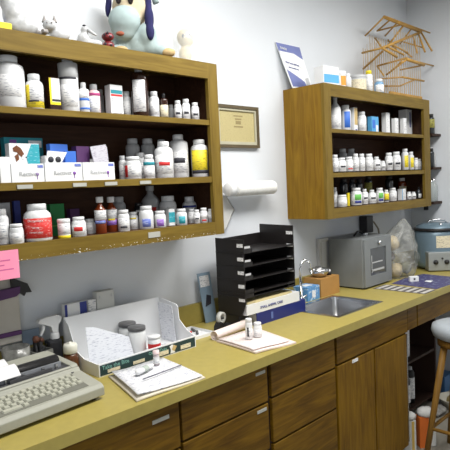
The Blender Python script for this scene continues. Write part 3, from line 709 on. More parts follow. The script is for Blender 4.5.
for v in m.bm.verts: v.co += Vector((random.uniform(-1, 1), random.uniform(-1, 1), random.uniform(-.5, .6)))*.005
m.build('wrapper', plain('violet_film', (.52, .55, .80), .3), t)
t = thing('bell_jar', 'small bell jar holding a cream round-headed figure', 'bell jar', (1.262, -.185, ZT), radians(-35)); t.scale = (1.3, 1.3, 1.38)
GLASS = clear('clear_glass', (.9, .92, .92), .18, .05)
MB().lathe([(.044, .004), (.044, .075), (.040, .10), (.025, .125), (0, .132), (0, .129), (.024, .122), (.038, .099), (.042, .075), (.042, .004)], n=24).build('glass_dome', GLASS, t)
MB().lathe([(0, 0), (.047, 0), (.047, .004), (0, .004)], n=24).build('base', W_, t)
blob([((.004, 0, .088), .032, (1, .9, .95)), ((0, 0, .035), .026, (.9, .8, 1.1))], 'figure', plain('cream_wax', (.55, .46, .28), .6, var=.25, scale=60), t, .005)
m = MB().m(BLKI); m.ball((-.008, -.027, .088), .005, 8, (1, .5, 1.4)); m.ball((.014, -.027, .09), .005, 8, (1, .5, 1.4)); m.build('face_marks', None, t)

# ---------------------------------------------------------------- things on top of the right cabinet
t = thing('brochure', 'upright white and violet-blue brochure at the left end of the far cabinet top', 'brochure', (2.19, -.062, ZT+.0))
SLATE = plain('slate_violet_print', (.16, .19, .42), .5)
T_ = Matrix.Rotation(radians(-12), 4, 'X')
def leaf(m, pts, d, at): m.T = T_; m.prism(pts, d, at=at); return m
leaf(MB().m(CARD), [(0, .004), (.20, .018), (.155, .275), (-.075, .272)], .003, 0).build('sheet', None, t)
leaf(MB().m(SLATE), [(-.053, .20), (.06, .175), (.163, .19), (.153, .272), (-.073, .27)][::-1], .0008, -.001).build('printed_top', None, t)
leaf(MB().m(CARD), [(-.053, .20), (.05, .168), (.175, .12), (.169, .192), (.08, .222), (-.057, .222)][::-1], .0004, -.0014).build('white_sweep', None, t)
leaf(MB().m(SLATE), [(.006, .015), (.15, .02), (.13, .055), (.06, .085), (-.02, .115)][::-1], .0008, -.001).build('printed_bottom', None, t)
leaf(MB().m(GRYP), [(.15, .02), (.185, .03), (.175, .085), (.14, .075)][::-1], .0005, -.0015).build('photo_patch', None, t)
for i, (s_, sz, zz, xx) in enumerate((('zoetis', .026, .238, -.045), ('New look and feel', .017, .155, -.02), ('same trusted care', .013, .128, .0))):
    text(s_, sz, CARD if i == 0 else NAVY, t, (xx, -.0032-zz*.0+ .2079*zz*1.0-.0, zz*.978), (pi/2-radians(12), radians(4), 0))
t = thing('medicine_carton', 'white carton with bright blue panel and raised lid on the far cabinet top', 'box', (2.33, -.2, ZT), radians(-8))
bx('body', CARD, (-.065, .065, -.035, .035, 0, .105), t); bx('panel', LBLUE, (-.06, .064, -.0362, -.0351, .02, .066), t)
bx('lid', CARD, (-.066, .066, -.036, .036, .1055, .112), t); bx('stripe', L_W, (-.06, .06, -.0362, -.0351, .07, .1), t)
t = thing('medicine_bottle', 'white tub with an orange label edge next to the blue-panel carton', 'bottle', (2.475, -.2, ZT))
MB().lathe([(0, 0), (.03, 0), (.031, .004), (.031, .085), (0, .085)]).build('body', WHT, t); MB().lathe([(.033, .0855), (.033, .103), (0, .103)]).build('cap', WHT2, t)
MB().lathe([(.0316, .02), (.0316, .075)], a0=pi*1.2, a1=pi*1.8).build('label', plain('orange_print', (.8, .33, .05), .5), t)
t = thing('medicine_bottle', 'white narrow bottle between the orange-edged tub and the tin', 'bottle', (2.555, -.2, ZT))
MB().lathe([(0, 0), (.021, 0), (.021, .07), (.014, .085), (0, .085)]).build('body', WHT, t); MB().lathe([(.015, .0855), (.015, .1), (0, .1)]).build('cap', WHT2, t)
t = thing('tin', 'grey-lidded tin with a cream label on the far cabinet top', 'tin', (2.675, -.2, ZT))
MB().lathe([(0, 0), (.048, 0), (.048, .085), (0, .085)]).build('body', GRYC, t); MB().lathe([(.05, .0855), (.05, .1), (.046, .102), (0, .102)]).build('lid', GRYP, t)
MB().lathe([(.0487, .012), (.0487, .074)]).build('label', L_C, t)
make_bottle(2.80, -.2, ZT-.0006, .024, .145, 'white', 'white bottle with a yellow cap on the far cabinet top', None)
for o in bpy.data.objects:
    if o.get('label') == 'white bottle with a yellow cap on the far cabinet top':
        for c_ in o.children:
            if c_.name.startswith('cap'): c_.data.materials[0] = YEL
            c_.name = c_.name
t = make_bottle(2.90, -.215, ZT-.0006, .03, .10, 'white', 'light blue bottle with a white cap in front of the birdcage', None)
for c_ in t.children:
    if c_.name.startswith('body'): c_.data.materials[0] = plain('light_blue_glass', (.18, .35, .55), .2)
CANE = plain('cane', (.42, .235, .05), .55, var=.2, scale=25)
t = thing('twig_birdcage', 'tiered cane birdcage with crossing rod roofs on the far cabinet top', 'birdcage', (3.2, -.15, ZT))
CX, CY = 3.2, -.15
RODS = [(3.016,-0.200,2.651,3.553,-0.200,2.639,0.008),(3.017,-0.210,2.652,3.680,-0.210,2.650,0.004),(3.016,-0.200,2.651,3.027,-0.050,2.563,0.004),(3.096,-0.200,2.645,3.136,-0.080,2.607,0.004),(3.192,-0.200,2.642,3.283,-0.060,2.600,0.004),(3.293,-0.200,2.646,3.219,-0.100,2.499,0.005),(3.412,-0.200,2.645,3.465,-0.080,2.566,0.004),(3.136,-0.080,2.607,3.353,-0.140,2.669,0.004),(3.553,-0.200,2.639,2.869,-0.260,2.418,0.007),(3.553,-0.200,2.639,3.506,-0.300,2.478,0.005),(3.483,-0.210,2.619,3.394,-0.300,2.456,0.005),(3.384,-0.220,2.581,3.271,-0.300,2.433,0.004),(2.869,-0.260,2.418,2.897,-0.100,2.422,0.005),(2.869,-0.260,2.418,3.016,-0.285,2.376,0.006),(2.940,-0.250,2.443,3.113,-0.285,2.402,0.005),(3.006,-0.250,2.465,3.181,-0.280,2.425,0.004),(2.869,-0.260,2.418,3.107,-0.080,2.555,0.004),(3.387,-0.150,2.554,3.705,-0.150,2.557,0.004),(3.250,-0.100,2.559,3.197,-0.200,2.449,0.004),(3.150,-0.280,2.381,3.417,-0.280,2.373,0.008),(3.150,-0.280,2.381,3.760,-0.200,2.421,0.004),(2.917,-0.240,2.410,2.938,-0.080,2.327,0.005),(3.150,-0.280,2.375,3.116,-0.150,2.294,0.005),(3.165,-0.280,2.390,3.088,-0.100,2.360,0.005),(3.113,-0.270,2.365,3.229,-0.120,2.332,0.004),(3.417,-0.280,2.373,3.298,-0.160,2.347,0.004),(3.088,-0.100,2.360,2.996,-0.200,2.267,0.004),(3.299,-0.250,2.419,3.399,-0.150,2.486,0.004),(3.074,-0.120,2.268,3.167,-0.240,2.271,0.004),(3.167,-0.240,2.271,3.499,-0.240,2.277,0.005),(3.149,-0.100,2.231,3.214,-0.200,2.222,0.004),(3.214,-0.200,2.222,3.343,-0.240,2.269,0.004),]
m = MB()
for a in RODS: m.tube([(a[0]-CX, a[1]-CY, a[2]-ZT), (a[3]-CX, a[4]-CY, a[5]-ZT)], a[6]*1.35, 7)
m.build('roof_rods', CANE, t)
m = MB(); xa, xb, ya, yb = 2.98, 3.44, -.24, -.06
for i in range(16):
    x = xa+(xb-xa)*i/15
    for y in (ya, yb): m.tube([(x-CX, y-CY, .02), (x-CX, y-CY, .34 if i < 3 else .44)], .002, 4)
for i in range(1, 6):
    y = ya+(yb-ya)*i/6
    for x in (xa, xb): m.tube([(x-CX, y-CY, .02), (x-CX, y-CY, .36)], .0013, 4)
m.build('bars', plain('pale_cane', (.50, .34, .16), .6), t)
m = MB().box(xa-CX-.01, xb-CX+.01, ya-CY-.01, yb-CY+.01, .0, .012).box(xa-CX, xb-CX, ya-CY-.012, ya-CY, .0125, .026).box(xa-CX, xb-CX, yb-CY, yb-CY+.01, .0125, .026)
m.build('base', CANE, t)
MB().tube([(3.16-CX+.012*cos(a), -.2-CY, 2.655-ZT+.012*sin(a)) for a in [radians(30*k) for k in range(0, 7)]], .0018, 5).build('hook', GRYP, t)

# ---------------------------------------------------------------- on the wall
t = thing('picture_frame', 'small framed parchment certificate between the two wall cabinets', 'picture', (1.60, -.001, 1.793))
w, h = .328, .222
fm = plain('dark_bronze_frame', (.10, .075, .04), .4); sl = plain('champagne_slip', (.46, .44, .33), .4)
m = MB()
for d in ((0, w, -.02, 0, 0, .016), (0, w, -.02, 0, h-.016, h), (0, .016, -.02, 0, .016, h-.016), (w-.016, w, -.02, 0, .016, h-.016)): m.box(*d)
m.build('frame', fm, t)
m = MB()
for d in ((.016, w-.016, -.014, 0, .016, .032), (.016, w-.016, -.014, 0, h-.028, h-.016), (.016, .028, -.014, 0, .032, h-.028), (w-.028, w-.016, -.014, 0, .032, h-.028)): m.box(*d)
m.build('slip', sl, t)
pa = bx('certificate', printed('parchment', (.50, .43, .21), (.30, .25, .12), .56, (160, 160, 330)), (.028, w-.028, -.006, 0, .032, h-.028), t)
m = MB().m(plain('parchment_ink', (.30, .24, .11), .8))
for a, b, c_, d in ((.14, .21, .165, .172), (.15, .20, .148, .156), (.155, .195, .125, .143), (.14, .21, .108, .116)): m.box(a, b, -.0068, -.0061, c_, d)
m.build('crest', None, pa)
t = thing('paper_towel_roll', 'white paper towel roll on a wall holder below the certificate', 'paper towel', (1.655, -.075, 1.575))
MB().lathe([(.012, 0), (.036, 0), (.037, .003), (.037, .297), (.036, .30), (.012, .30), (.012, 0)], n=28, axis='x').build('roll', plain('towel_paper', (.80, .80, .78), .9, bump=.3, scale=80), t)
t2 = thing('towel_holder', 'white wall bracket carrying the paper towel roll', 'holder', (1.60, 0, 1.575))
MB().lathe([(0, 0), (.032, 0), (.034, .004), (.034, .046), (0, .046)], (0, -.075, 0), 24, axis='x').build('end_cup', WHT, t2)
bx('wall_plate', WHT, (-.005, .38, -.006, -.001, -.03, .03), t2); MB().tube([(.045, -.075, 0), (.362, -.075, 0)], .008).build('rod', WHT2, t2)
bx('arm', WHT, (.360, .366, -.09, -.006, -.015, .015), t2); bx('arm', WHT, (.005, .011, -.06, -.006, -.015, .015), t2)
t = thing('folded_paper', 'pale folded paper hanging below the towel holder beside the cabinet', 'paper', (1.60, -.012, 1.40))
MB().prism([(-.03, .13), (.04, .145), (.098, .07), (.03, -.03), (-.03, -.03)], -.006, at=-.002).build('sheet', plain('bag_paper', (.62, .62, .60), .8), t)
MB().tube([(.04, -.009, .145), (.098, -.009, .07), (.03, -.009, -.03)], .003, 5).build('edge', CARD, t)
for i, (z_, nm) in enumerate(((1.906, 'topmost'), (1.659, 'middle'), (1.402, 'lowest'))):
    t = thing('wall_shelf', nm+' of three short dark shelves on the end wall', 'shelf', (3.60, -.25, z_-.018), 0, 'short dark shelves on the end wall')
    bx('board', GAP, (0, .143, 0, .24, 0, .018), t); bx('bracket', BLKM, (.10, .143, .11, .125, -.05, -.0005), t)
make_bottle(3.645, -.215, 1.9064, .030, .145, 'olive_label', 'dark bottle with a cream-green label on the topmost end-wall shelf', None)
def jar(x, y, z, r, h, label, mat, lid=None, cat='jar'):
    t = thing('glass_jar', label, cat, (x, y, z+.0006))
    MB().lathe([(0, 0), (r*.9, 0), (r, r*.15), (r, h*.68), (r*.6, h*.8), (r*.45, h*.84), (r*.45, h*.92), (r*.38, h*.92), (r*.38, h*.84), (r*.9, h*.66), (r*.9, .006), (0, .006)], n=20).build('body', mat, t)
    MB().lathe([(r*.5, h*.925), (r*.5, h), (0, h)], n=16).build('stopper', lid or CHROME, t)
    return t
JG = clear('jar_glass', (.6, .65, .65), .45, .08)
make_bottle(3.64, -.215, 1.6594, .026, .14, 'darkglass', 'black bottle at the left of the middle end-wall shelf', None)
jar(3.705, -.19, 1.659, .032, .15, 'milky glass jar on the middle end-wall shelf', plain('milky_glass', (.75, .76, .76), .2, trans=.3), GRYC)
jar(3.637, -.215, 1.402, .027, .16, 'left clear stoppered jar on the lowest end-wall shelf', JG)
jar(3.70, -.205, 1.402, .030, .17, 'right clear stoppered jar on the lowest end-wall shelf', JG)
t = thing('wall_outlet', 'wall outlet plate carrying the black power adapter', 'outlet', (3.01, 0, 1.29))
bx('plate', WHT, (-.035, .045, -.006, -.001, -.055, .055), t)
t = thing('power_adapter', 'black power adapter block plugged in below the far cabinet', 'adapter', (3.0, -.007, 1.285))
bx('block', BLACK, (-.045, .04, -.06, 0, -.06, .055), t, .005)
MB().tube([(.0, -.03, -.058), (-.005, -.035, -.085), (-.04, -.035, -.10), (-.085, -.035, -.085), (-.095, -.03, -.045)], .006, 7).build('cord', BLACK, t)
oc = [q for q in bpy.data.objects if q.name == 'wall_outlet'][0]
MB().tube([(.045, -.008, .01), (.10, -.03, 0), (.125, -.05, -.05), (.13, -.06, -.14), (.13, -.06, -.26), (.12, -.08, -.36)], .006, 7).build('cord', plain('beige_cord', (.30, .27, .22), .5), oc, 'beige looping cord')
cd = thing('wall_conduit', 'pale grey conduit framing the wall behind the grey metal cabinet', 'conduit', (2.45, -.001, 1.0))
bx('vertical_run', GRYC, (0, .03, -.022, 0, .022, .235), cd, .003); bx('horizontal_run', GRYC, (.031, .45, -.022, 0, .213, .235), cd, .003)
# left end under the cabinet
t = thing('wall_dispenser', 'beige wall panel with dark purple bumpers at the left edge', 'dispenser', (.30, -.001, 1.05))
bx('panel', plain('beige_panel', (.50, .47, .42), .6), (0, .19, -.045, 0, 0, .335), t, .004)
MB().prism([(.05, .165), (.17, .175), (.185, .185), (.188, .21), (.05, .203)], -.02, at=-.0455).build('bumper', DPURP, t)
bx('bumper', DPURP, (0, .188, -.055, -.0455, .028, .045), t, .004)
t = thing('bulldog_clip', 'black metal clip on the wall just below the pink note', 'clip', (.47, -.047, 1.27))
m = MB().m(BLACK).prism([(-.012, .028), (.05, -.005), (.065, -.04), (.042, -.038), (.035, -.05), (-.01, -.012)], -.012, at=0); m.build('clip', None, t)
tg_ = thing('sticky_note', 'bright pink note stuck to the lower edge of the left cabinet', 'note', (.25, -.2848, 1.327))
bx('note', PINK, (0, .139, -.0012, 0, 0, .094), tg_)
m = MB().m(plain('pink_ink', (.62, .12, .3), .7))
for a, b, z_ in ((.03, .11, .06), (.04, .09, .045), (.02, .12, .03)): m.box(a, b, -.0016, -.0013, z_, z_+.004)
m.build('handwriting', None, tg_)

# ---------------------------------------------------------------- typewriter
BEI = plain('typewriter_beige', (.34, .34, .285), .55, var=.03, scale=50, bump=.15); KEYM = plain('key_beige', (.44, .44, .36), .5)
TG = plain('typewriter_well', (.06, .06, .065), .5)
t = thing('typewriter', 'beige electric typewriter with paper loaded, at the left front of the counter', 'typewriter', (.548, -.500, CT), radians(4))
Wd = .47
m = MB().m(BEI)
lo = [(0, .012), (0, .040), (.012, .050), (.130, .072), (.138, .083), (.33, .083), (.33, .012)]
m.prism(lo, Wd, 'yz', -Wd)
m.prism([(.140, .0835), (.150, .092), (.33, .108), (.33, .0835)], .028, 'yz', -.028)
m.prism([(.140, .0835), (.150, .092), (.33, .108), (.33, .0835)], .028, 'yz', -Wd)
m.prism([(.238, .0835), (.238, .104), (.300, .118), (.335, .106), (.335, .0835)], Wd-.056, 'yz', -Wd+.028)
m.prism([(.140, .0835), (.144, .090), (.152, .090), (.152, .0835)], Wd-.056, 'yz', -Wd+.028)
body = m.build('housing', None, t)
bv = body.modifiers.new('b', 'BEVEL'); bv.width = .004; bv.segments = 2
bx('well', TG, (-Wd+.029, -.029, .153, .237, .0838, .0885), t)
MB().lathe([(0, 0), (.019, 0), (.019, Wd-.075), (0, Wd-.075)], (-Wd+.036, .213, .104), 20, axis='x').build('platen', BLACK, t)
bx('card_guide', plain('smoke_plastic', (.25, .26, .28), .25), (-Wd+.04, -.045, .176, .180, .0888, .107), t)
m = MB().m(STEEL)
for x in (-.32, -.25, -.19, -.12, -.07): m.box(x, x+.008, .168, .175, .0888, .104)
m.build('rollers', None, t)
bx('ribbon_cartridge', TG, (-.24, -.09, .157, .166, .089, .099), t)
sh = MB(); 
def pf(u_, v_):
    a = radians(-70+200*v_); return (-.44+.24*u_, .213-.0205*cos(a)*1.0, .104+.0205*sin(a)) if v_ < .62 else (-.44+.24*u_, .213+.0205*sin(radians(-70+124-90))*0+.013+.10*(v_-.62), .1205+.055*(v_-.62))
sh.sheet(2, 16, pf, .0008).build('loaded_paper', PAPER, t)
MB().sheet(2, 8, lambda u_, v_: (-.44+.24*u_, .160+.040*v_, .107+.03*sin(v_*pi*.5)), .0008).build('paper_front', PAPER, t)
bx('key_bed', plain('key_bed', (.17, .17, .14), .6), (-.41, -.045, .028, .118, .0545, .0560), t).rotation_euler = (radians(0), 0, 0)
key = None; tilt = math.atan2(.022, .118)
bed = [c for c in t.children if c.name.startswith('key_bed')][0]
bpy.data.objects.remove(bed)
m = MB().m(plain('key_bed', (.17, .17, .14), .6)); m.T = Matrix.Translation((0, .012, .050)) @ Matrix.Rotation(tilt, 4, 'X')
m.box(-.415, -.045, .010, .108, .0003, .0013).build('key_bed', None, t)
for r_ in range(5):
    for c_ in range(16 if r_ < 4 else 9):
        if r_ == 4: u_, wk = (-.40+.0228*c_ if c_ < 3 else -.325+.0228*c_, .017)
        else: u_, wk = -.405+.0228*c_+(.006*(r_ % 2)), .0185
        if r_ == 4 and c_ == 4: wk = .06; u_ = -.30
        if r_ == 4 and 5 <= c_ <= 6: continue
        zz = .098-.0187*r_-.017
        if r_ == 4 and c_ == 4: k_ = None
        mesh_w = wk
        if key is None or abs(wk-.0185) > 1e-6:
            kb = MB().m(KEYM); kb.T = Matrix.Rotation(tilt, 4, 'X'); hw = wk/2
            b0 = [kb.v(q) for q in ((-hw, 0, 0), (hw, 0, 0), (hw, .015, 0), (-hw, .015, 0))]
            b1 = [kb.v(q) for q in ((-hw+.0025, .002, .0045), (hw-.0025, .002, .0045), (hw-.0025, .013, .0045), (-hw+.0025, .013, .0045))]
            kb.f(b0); kb.f(b1)
            for i in range(4): kb.f([b0[i], b0[(i+1) % 4], b1[(i+1) % 4], b1[i]])
            k_ = kb.build('key', None, t)
            if abs(wk-.0185) < 1e-6: key = k_
        else:
            k_ = key.copy(); C.objects.link(k_)
        v_ = zz+.012
        k_.location = (u_, .012+v_*cos(tilt), .0517+v_*sin(tilt)); k_.parent = t
bx('indicator', BLKI, (-.043, -.034, .118, .122, .0745, .0765), t)
for x in (-.03, -.44):
    for y in (.03, .29): MB().lathe([(0, 0), (.012, 0), (.012, .0118), (0, .0118)], (x, y, 0), 12).build('foot', BLKM, t)

# ---------------------------------------------------------------- behind the typewriter
t = thing('spray_bottle', 'dark spray bottle with a white trigger head behind the typewriter', 'spray bottle', (.607, -.065, CT))
bx('bottle', plain('smoky_bottle', (.03, .03, .035), .25), (-.032, .026, -.024, .024, 0, .115), t, .01)
MB().lathe([(.018, .116), (.018, .132), (.014, .14), (0, .14)], (.005, 0, 0), 16).build('collar', WHT, t)
m = MB().prism([(-.062, .188), (-.058, .200), (-.035, .206), (.02, .206), (.034, .196), (.030, .18), (.018, .168), (.016, .141), (-.006, .141), (-.012, .165), (-.04, .180)], .022, at=-.011)
m.build('trigger_head', WHT, t); MB().prism([(-.045, .178), (-.034, .176), (-.036, .16), (-.050, .138), (-.056, .140), (-.046, .16)], .010, at=-.005).build('trigger', WHT, t)
t = thing('brown_bottle', 'brown bottle with a ribbed cream cap between typewriter and display tray', 'bottle', (.614, -.175, CT+.0002)); t.scale = (1, 1, 1.2)
MB().lathe([(0, 0), (.027, 0), (.028, .004), (.028, .05), (.022, .064), (0, .064)], n=24).build('body', plain('brown_bottle_glass', (.09, .03, .008), .2), t)
MB().lathe([(.024, .0645), (.026, .066), (.026, .088), (.022, .094), (.006, .094), (.005, .099), (0, .099)], n=24).build('cap', plain('cream_cap', (.70, .69, .60), .5), t)
MURK = plain('murky_glass', (.30, .30, .28), .15, var=.5, scale=30, trans=.25)
for (x, y, r, h, lb, mt) in ((.445, -.085, .05, .125, 'wide murky glass jar behind the typewriter, near the left edge', MURK),):
    t = thing('glass_jar', lb, 'jar', (x, y, CT+.0005)); MB().lathe([(0, 0), (r, 0), (r, h), (r-.004, h), (r-.004, .005), (0, .005)], n=24).build('body', mt, t)
t = thing('storage_box', 'long clear plastic box of dark odds and ends behind the typewriter', 'box', (.525, -.085, CT), radians(8))
m = MB()
for d in ((-.028, .04, -.045, -.042, 0, .095), (-.028, .04, .042, .045, 0, .095), (-.028, -.025, -.042, .042, 0, .095), (.037, .04, -.042, .042, 0, .095), (-.025, .037, -.042, .042, 0, .003)): m.box(*d)
m.build('box', MURK, t)
t = thing('tool_bundle', 'dark bundle of small tools standing in the clear box', 'tools', (.53, -.085, CT+.004))
m = MB().m(BLKM)
for i in range(9): m.tube([(random.uniform(-.014, .02), random.uniform(-.028, .028), 0), (random.uniform(-.014, .02), random.uniform(-.028, .028), random.uniform(.09, .14))], .006, 6)
m.m(plain('rust_brown', (.13, .05, .03), .6)).ball((-.005, 0, .13), .014, 10).ball((.02, .01, .12), .011, 10); m.build('tools', None, t)
t = thing('booklet', 'blue-grey leaflet leaning on the wall behind the typewriter clutter', 'booklet', (.50, -.025, CT+.1015))
bx('leaflet', plain('blue_grey_print', (.22, .28, .36), .6), (0, .07, 0, .004, 0, .06), t)
# boxes between display tray and wall
t = thing('medicine_carton', 'white and royal blue pack standing behind the display tray', 'box', (.665, -.045, CT))
bx('pack', CARD, (0, .10, -.012, .012, 0, .235), t); bx('panel', NAVY, (.068, .0995, -.0132, -.0122, .15, .234), t); bx('panel', NAVY, (.001, .012, -.0132, -.0122, .15, .234), t)
t = thing('medicine_carton', 'small white folded pack between the royal blue pack and grey box', 'box', (.772, -.05, CT))
bx('pack', L_W, (0, .035, -.01, .01, 0, .235), t)
t = thing('switch_box', 'greyish white square box standing behind the display tray', 'box', (.81, -.045, CT))
bx('box', plain('grey_white', (.55, .56, .54), .6), (0, .085, -.02, .015, 0, .262), t, .003)
m = MB().m(GRYP)
for x, zz in ((.012, .24), (.07, .24), (.012, .18), (.07, .18)): m.box(x-.003, x+.003, -.0212, -.0202, zz-.006, zz+.006)
m.build('marks', None, t)

# ---------------------------------------------------------------- white display tray
DGREEN = plain('dark_green_print', (.018, .045, .05), .5)
t = thing('display_tray', 'large white cardboard display tray with a dark printed front strip', 'display tray', (.648, -.31, CT))
w = .477; d = .235; H = .19
m = MB().m(CARD)
m.box(0, w, 0, .003, 0, .046).box(0, w, .003, d, 0, .003).box(0, w, d-.003, d, .003, H)
m.prism([(.0035, .003), (.0035, .046), (.10, .050), (.145, .068), (.175, .11), (.20, .165), (d-.004, H-.002), (d-.004, .003)], .003, 'yz', 0)
m.prism([(.0035, .003), (.0035, .046), (.05, .065), (.10, .105), (.105, .160), (.115, .17), (d-.004, H-.002), (d-.004, .003)], .003, 'yz', w-.003)
m.box(0, w, .0, .006, .0462, .0475)
m.build('tray', None, t)
bx('printed_strip', DGREEN, (.004, w-.006, -.0012, -.0002, .004, .043), t)
st = [c for c in t.children if c.name.startswith('printed_strip')][0]
text('Take the Bite', .022, plain('green_lettering', (.20, .42, .36), .5), st, (.012, -.0016, .024), FRONT)
text('Out of Ticks', .018, plain('green_lettering', (.20, .42, .36), .5), st, (.225, -.0016, .026), FRONT)
for x0 in (.035, .15, .27, .39):
    bx('panel', L_C, (x0, x0+.055, -.0024, -.0014, .009, .021 if x0 < .2 else .026), st)
m = MB().m(CARD).prism([(.335, .006), (.36, .006), (.352, .022), (.36, .035), (.345, .041), (.332, .036), (.338, .02)], -.0006, at=-.0014).m(TAN).prism([(.343, .02), (.356, .012), (.37, .03), (.352, .038)], -.0006, at=-.0021)
m.build('picture', None, st)
# content
tp = Matrix.Translation((.69, -.165, CT+.006)) @ Matrix.Rotation(radians(-8), 4, 'Z') @ Matrix.Rotation(radians(-14), 4, 'X')
o = thing('printed_leaflet', 'blue-white printed sheet leaning at the left inside the display tray', 'leaflet', (.69, -.20, CT+.0045), radians(-8))
m = MB().m(DOCV); m.T = Matrix.Rotation(radians(-14), 4, 'X'); m.prism([(-.012, 0), (-.005, .155), (.03, .150), (.17, .085), (.18, 0)], .002).build('sheet', None, o)
o = thing('printed_leaflet', 'large printed form standing against the right end of the display tray', 'leaflet', (1.107, -.20, CT+.0045))
m = MB().m(DOCV); m.T = Matrix.Rotation(radians(-5), 4, 'Y'); m.prism([(0, 0), (0, .165), (.095, .172), (.095, 0)], .002, 'yz').build('sheet', None, o)
o = thing('printed_sheet', 'loose instruction sheet lying in the left of the display tray', 'leaflet', (.66, -.295, CT+.005))
MB().sheet(4, 3, lambda u_, v_: (.005+.14*u_, .01+.06*v_, .002+.016*v_*(1-u_*.5)), .0008).build('sheet', DOC, o)
o = thing('printed_sheet', 'loose sheet lying under the jars in the display tray', 'leaflet', (.82, -.29, CT+.0052))
MB().sheet(4, 3, lambda u_, v_: (.0+.25*u_, .01+.11*v_, .002+.004*sin(u_*5)), .0008).build('sheet', DOC, o)
def ljar(x, y, z, r, h, lb, lidm, bodym=None, band=None, liddark=True):
    t = thing('specimen_jar', lb, 'jar', (x, y, z))
    MB().lathe([(0, 0), (r*.96, 0), (r, .003), (r, h*.8), (r*.9, h*.86), (0, h*.86)], n=24).build('body', bodym or plain('frosted_plastic', (.72, .73, .73), .4), t)
    MB().lathe([(r*.95, h*.865), (r*1.02, h*.87), (r*1.02, h*.98), (r*.96, h), (0, h)], n=24).build('lid', lidm, t)
    if band: MB().lathe([(r*1.012, h*.12), (r*1.012, h*.6)], n=24).build('band', band, t)
    return t
DL = plain('dark_grey_lid', (.10, .10, .105), .35)
ljar(.915, -.118, CT+.004, .036, .118, 'grey-lidded frosted jar at the back of the display tray', DL)
ljar(.903, -.200, CT+.0085, .036, .112, 'grey-lidded frosted jar, front one of two in the display tray', DL)
ljar(.940, -.264, CT+.0085, .026, .075, 'white-topped jar with a red band in the display tray', WHT, WHT, RED)
o = thing('sample_tubes', 'scatter of tiny tubes with red and green tips in the tray', 'tubes', (.90, -.275, CT+.0105)); o['group'] = 'loose tubes'
m = MB()
for i in range(14):
    x, y = random.uniform(-.06, .05), random.uniform(-.015, .025); a = random.uniform(0, 3)
    m.m([CARD, RED, GRN, CARD, BLKI][i % 5]).tube([(x, y, .004), (x+.014*cos(a), y+.014*sin(a), .005)], .0025, 6)
m.build('tubes', None, o); o['kind'] = 'stuff'

# ---------------------------------------------------------------- papers in front of the tray
def quad_sheet(name, label, cat, pts, z, th, mat, curl=0, n=8, group=None):
    A, B, C_, D = [Vector((*q, 0)) for q in pts]
    o = Vector((A.x, A.y, z))
    def fn(u_, v_):
        p = (A*(1-u_)+B*u_)*(1-v_)+(D*(1-u_)+C_*u_)*v_
        return (p.x-o.x, p.y-o.y, th+curl*(max(0, .35-u_)**2*2+max(0, v_-.8)**2*2)*.6+.0015*sin(u_*6+v_*4)+.0015)
    ob = MB().sheet(n, n, fn, th).build(name, mat); ob.location = o
    return tag(ob, label, cat, group)
quad_sheet('folder', 'cream file folder under the printed form in front of the tray', 'folder', ((.592, -.612), (.878, -.629), (.925, -.345), (.672, -.330)), CT+.0003, .004, plain('cream_folder', (.68, .62, .50), .8), .0)
quad_sheet('paper_form', 'printed white form lying on the cream folder before the tray', 'paper', ((.606, -.598), (.872, -.622), (.915, -.350), (.682, -.336)), CT+.009, .0025, DOC, .05)
o = thing('pill_vial', 'short clear vial with a pale pink cap standing on the printed form', 'vial', (.838, -.405, CT+.0165))
MB().lathe([(0, 0), (.0115, 0), (.0115, .042), (0, .042)], n=16).build('body', plain('pale_vial', (.62, .55, .56), .2, trans=.3), o); MB().lathe([(.0125, .0425), (.0125, .055), (0, .055)], n=16).build('cap', plain('pale_pink_cap', (.78, .62, .62), .5), o)
MB().lathe([(.0119, .008), (.0119, .032)], n=16).build('label', L_W, o)
o = thing('ointment_tube', 'white tube with a grey-green label lying on the printed form', 'tube', (.715, -.445, CT+.0275), radians(14))
MB().lathe([(0, -.002), (.006, 0), (.012, .006), (.0125, .02), (.011, .085), (.004, .098), (0, .1)], n=16, axis='x', squash=.8).build('body', WHT, o); MB().lathe([(.0131, .035), (.0128, .06)], n=16, axis='x', squash=.82).build('label', plain('grey_green', (.42, .48, .43), .5), o)
o = tag(MB().tube([(.70, -.503, CT+.0215), (.882, -.492, CT+.020), (.888, -.4917, CT+.020)], [.0022, .0022, .0009], 8).build('pen', plain('pen_grey', (.10, .10, .14), .3)), 'slim dark pen lying across the printed form', 'pen')

# middle papers
quad_sheet('folder', 'pinkish paper stack with dog-eared corners right of the tray', 'paper', ((1.195, -.585), (1.405, -.628), (1.475, -.345), (1.225, -.330)), CT+.0003, .006, plain('pinkish_paper', (.80, .68, .63), .8), 0)
quad_sheet('paper_form', 'top pinkish printed sheet of the stack right of the tray', 'paper', ((1.20, -.57), (1.39, -.605), (1.465, -.352), (1.232, -.335)), CT+.0111, .002, printed('pink_document', (.83, .74, .71), (.6, .45, .45), .56, (60, 430, 60)), .0)
t = thing('rolled_paper', 'rolled-up pinkish paper lying behind the pinkish stack', 'paper roll', (1.235, -.308, CT+.021), math.atan2(.03, .27))
MB().lathe([(.0205, 0), (.0205, .26), (.018, .26), (.018, 0), (.0205, 0)], n=24, axis='x').build('roll', plain('pinkish_paper', (.80, .68, .63), .8), t)
MB().lathe([(.0125, .002), (.0125, .258), (.011, .258), (.011, .002), (.0125, .002)], n=20, axis='x').build('inner_roll', plain('pinkish_paper', (.80, .68, .63), .8), t)
o = make_bottle(1.303, -.455, CT+.0165, .0155, .088, 'white_low', 'taller white bottle with a black stripe on the pinkish papers', None)
MB().lathe([(.0168, .012), (.0168, .052)], n=6, a0=pi*1.08, a1=pi*1.22).build('black_stripe', BLKI, o)
make_bottle(1.351, -.462, CT+.0165, .0185, .062, 'white_low', 'shorter white bottle beside the taller one on the pinkish papers', None)
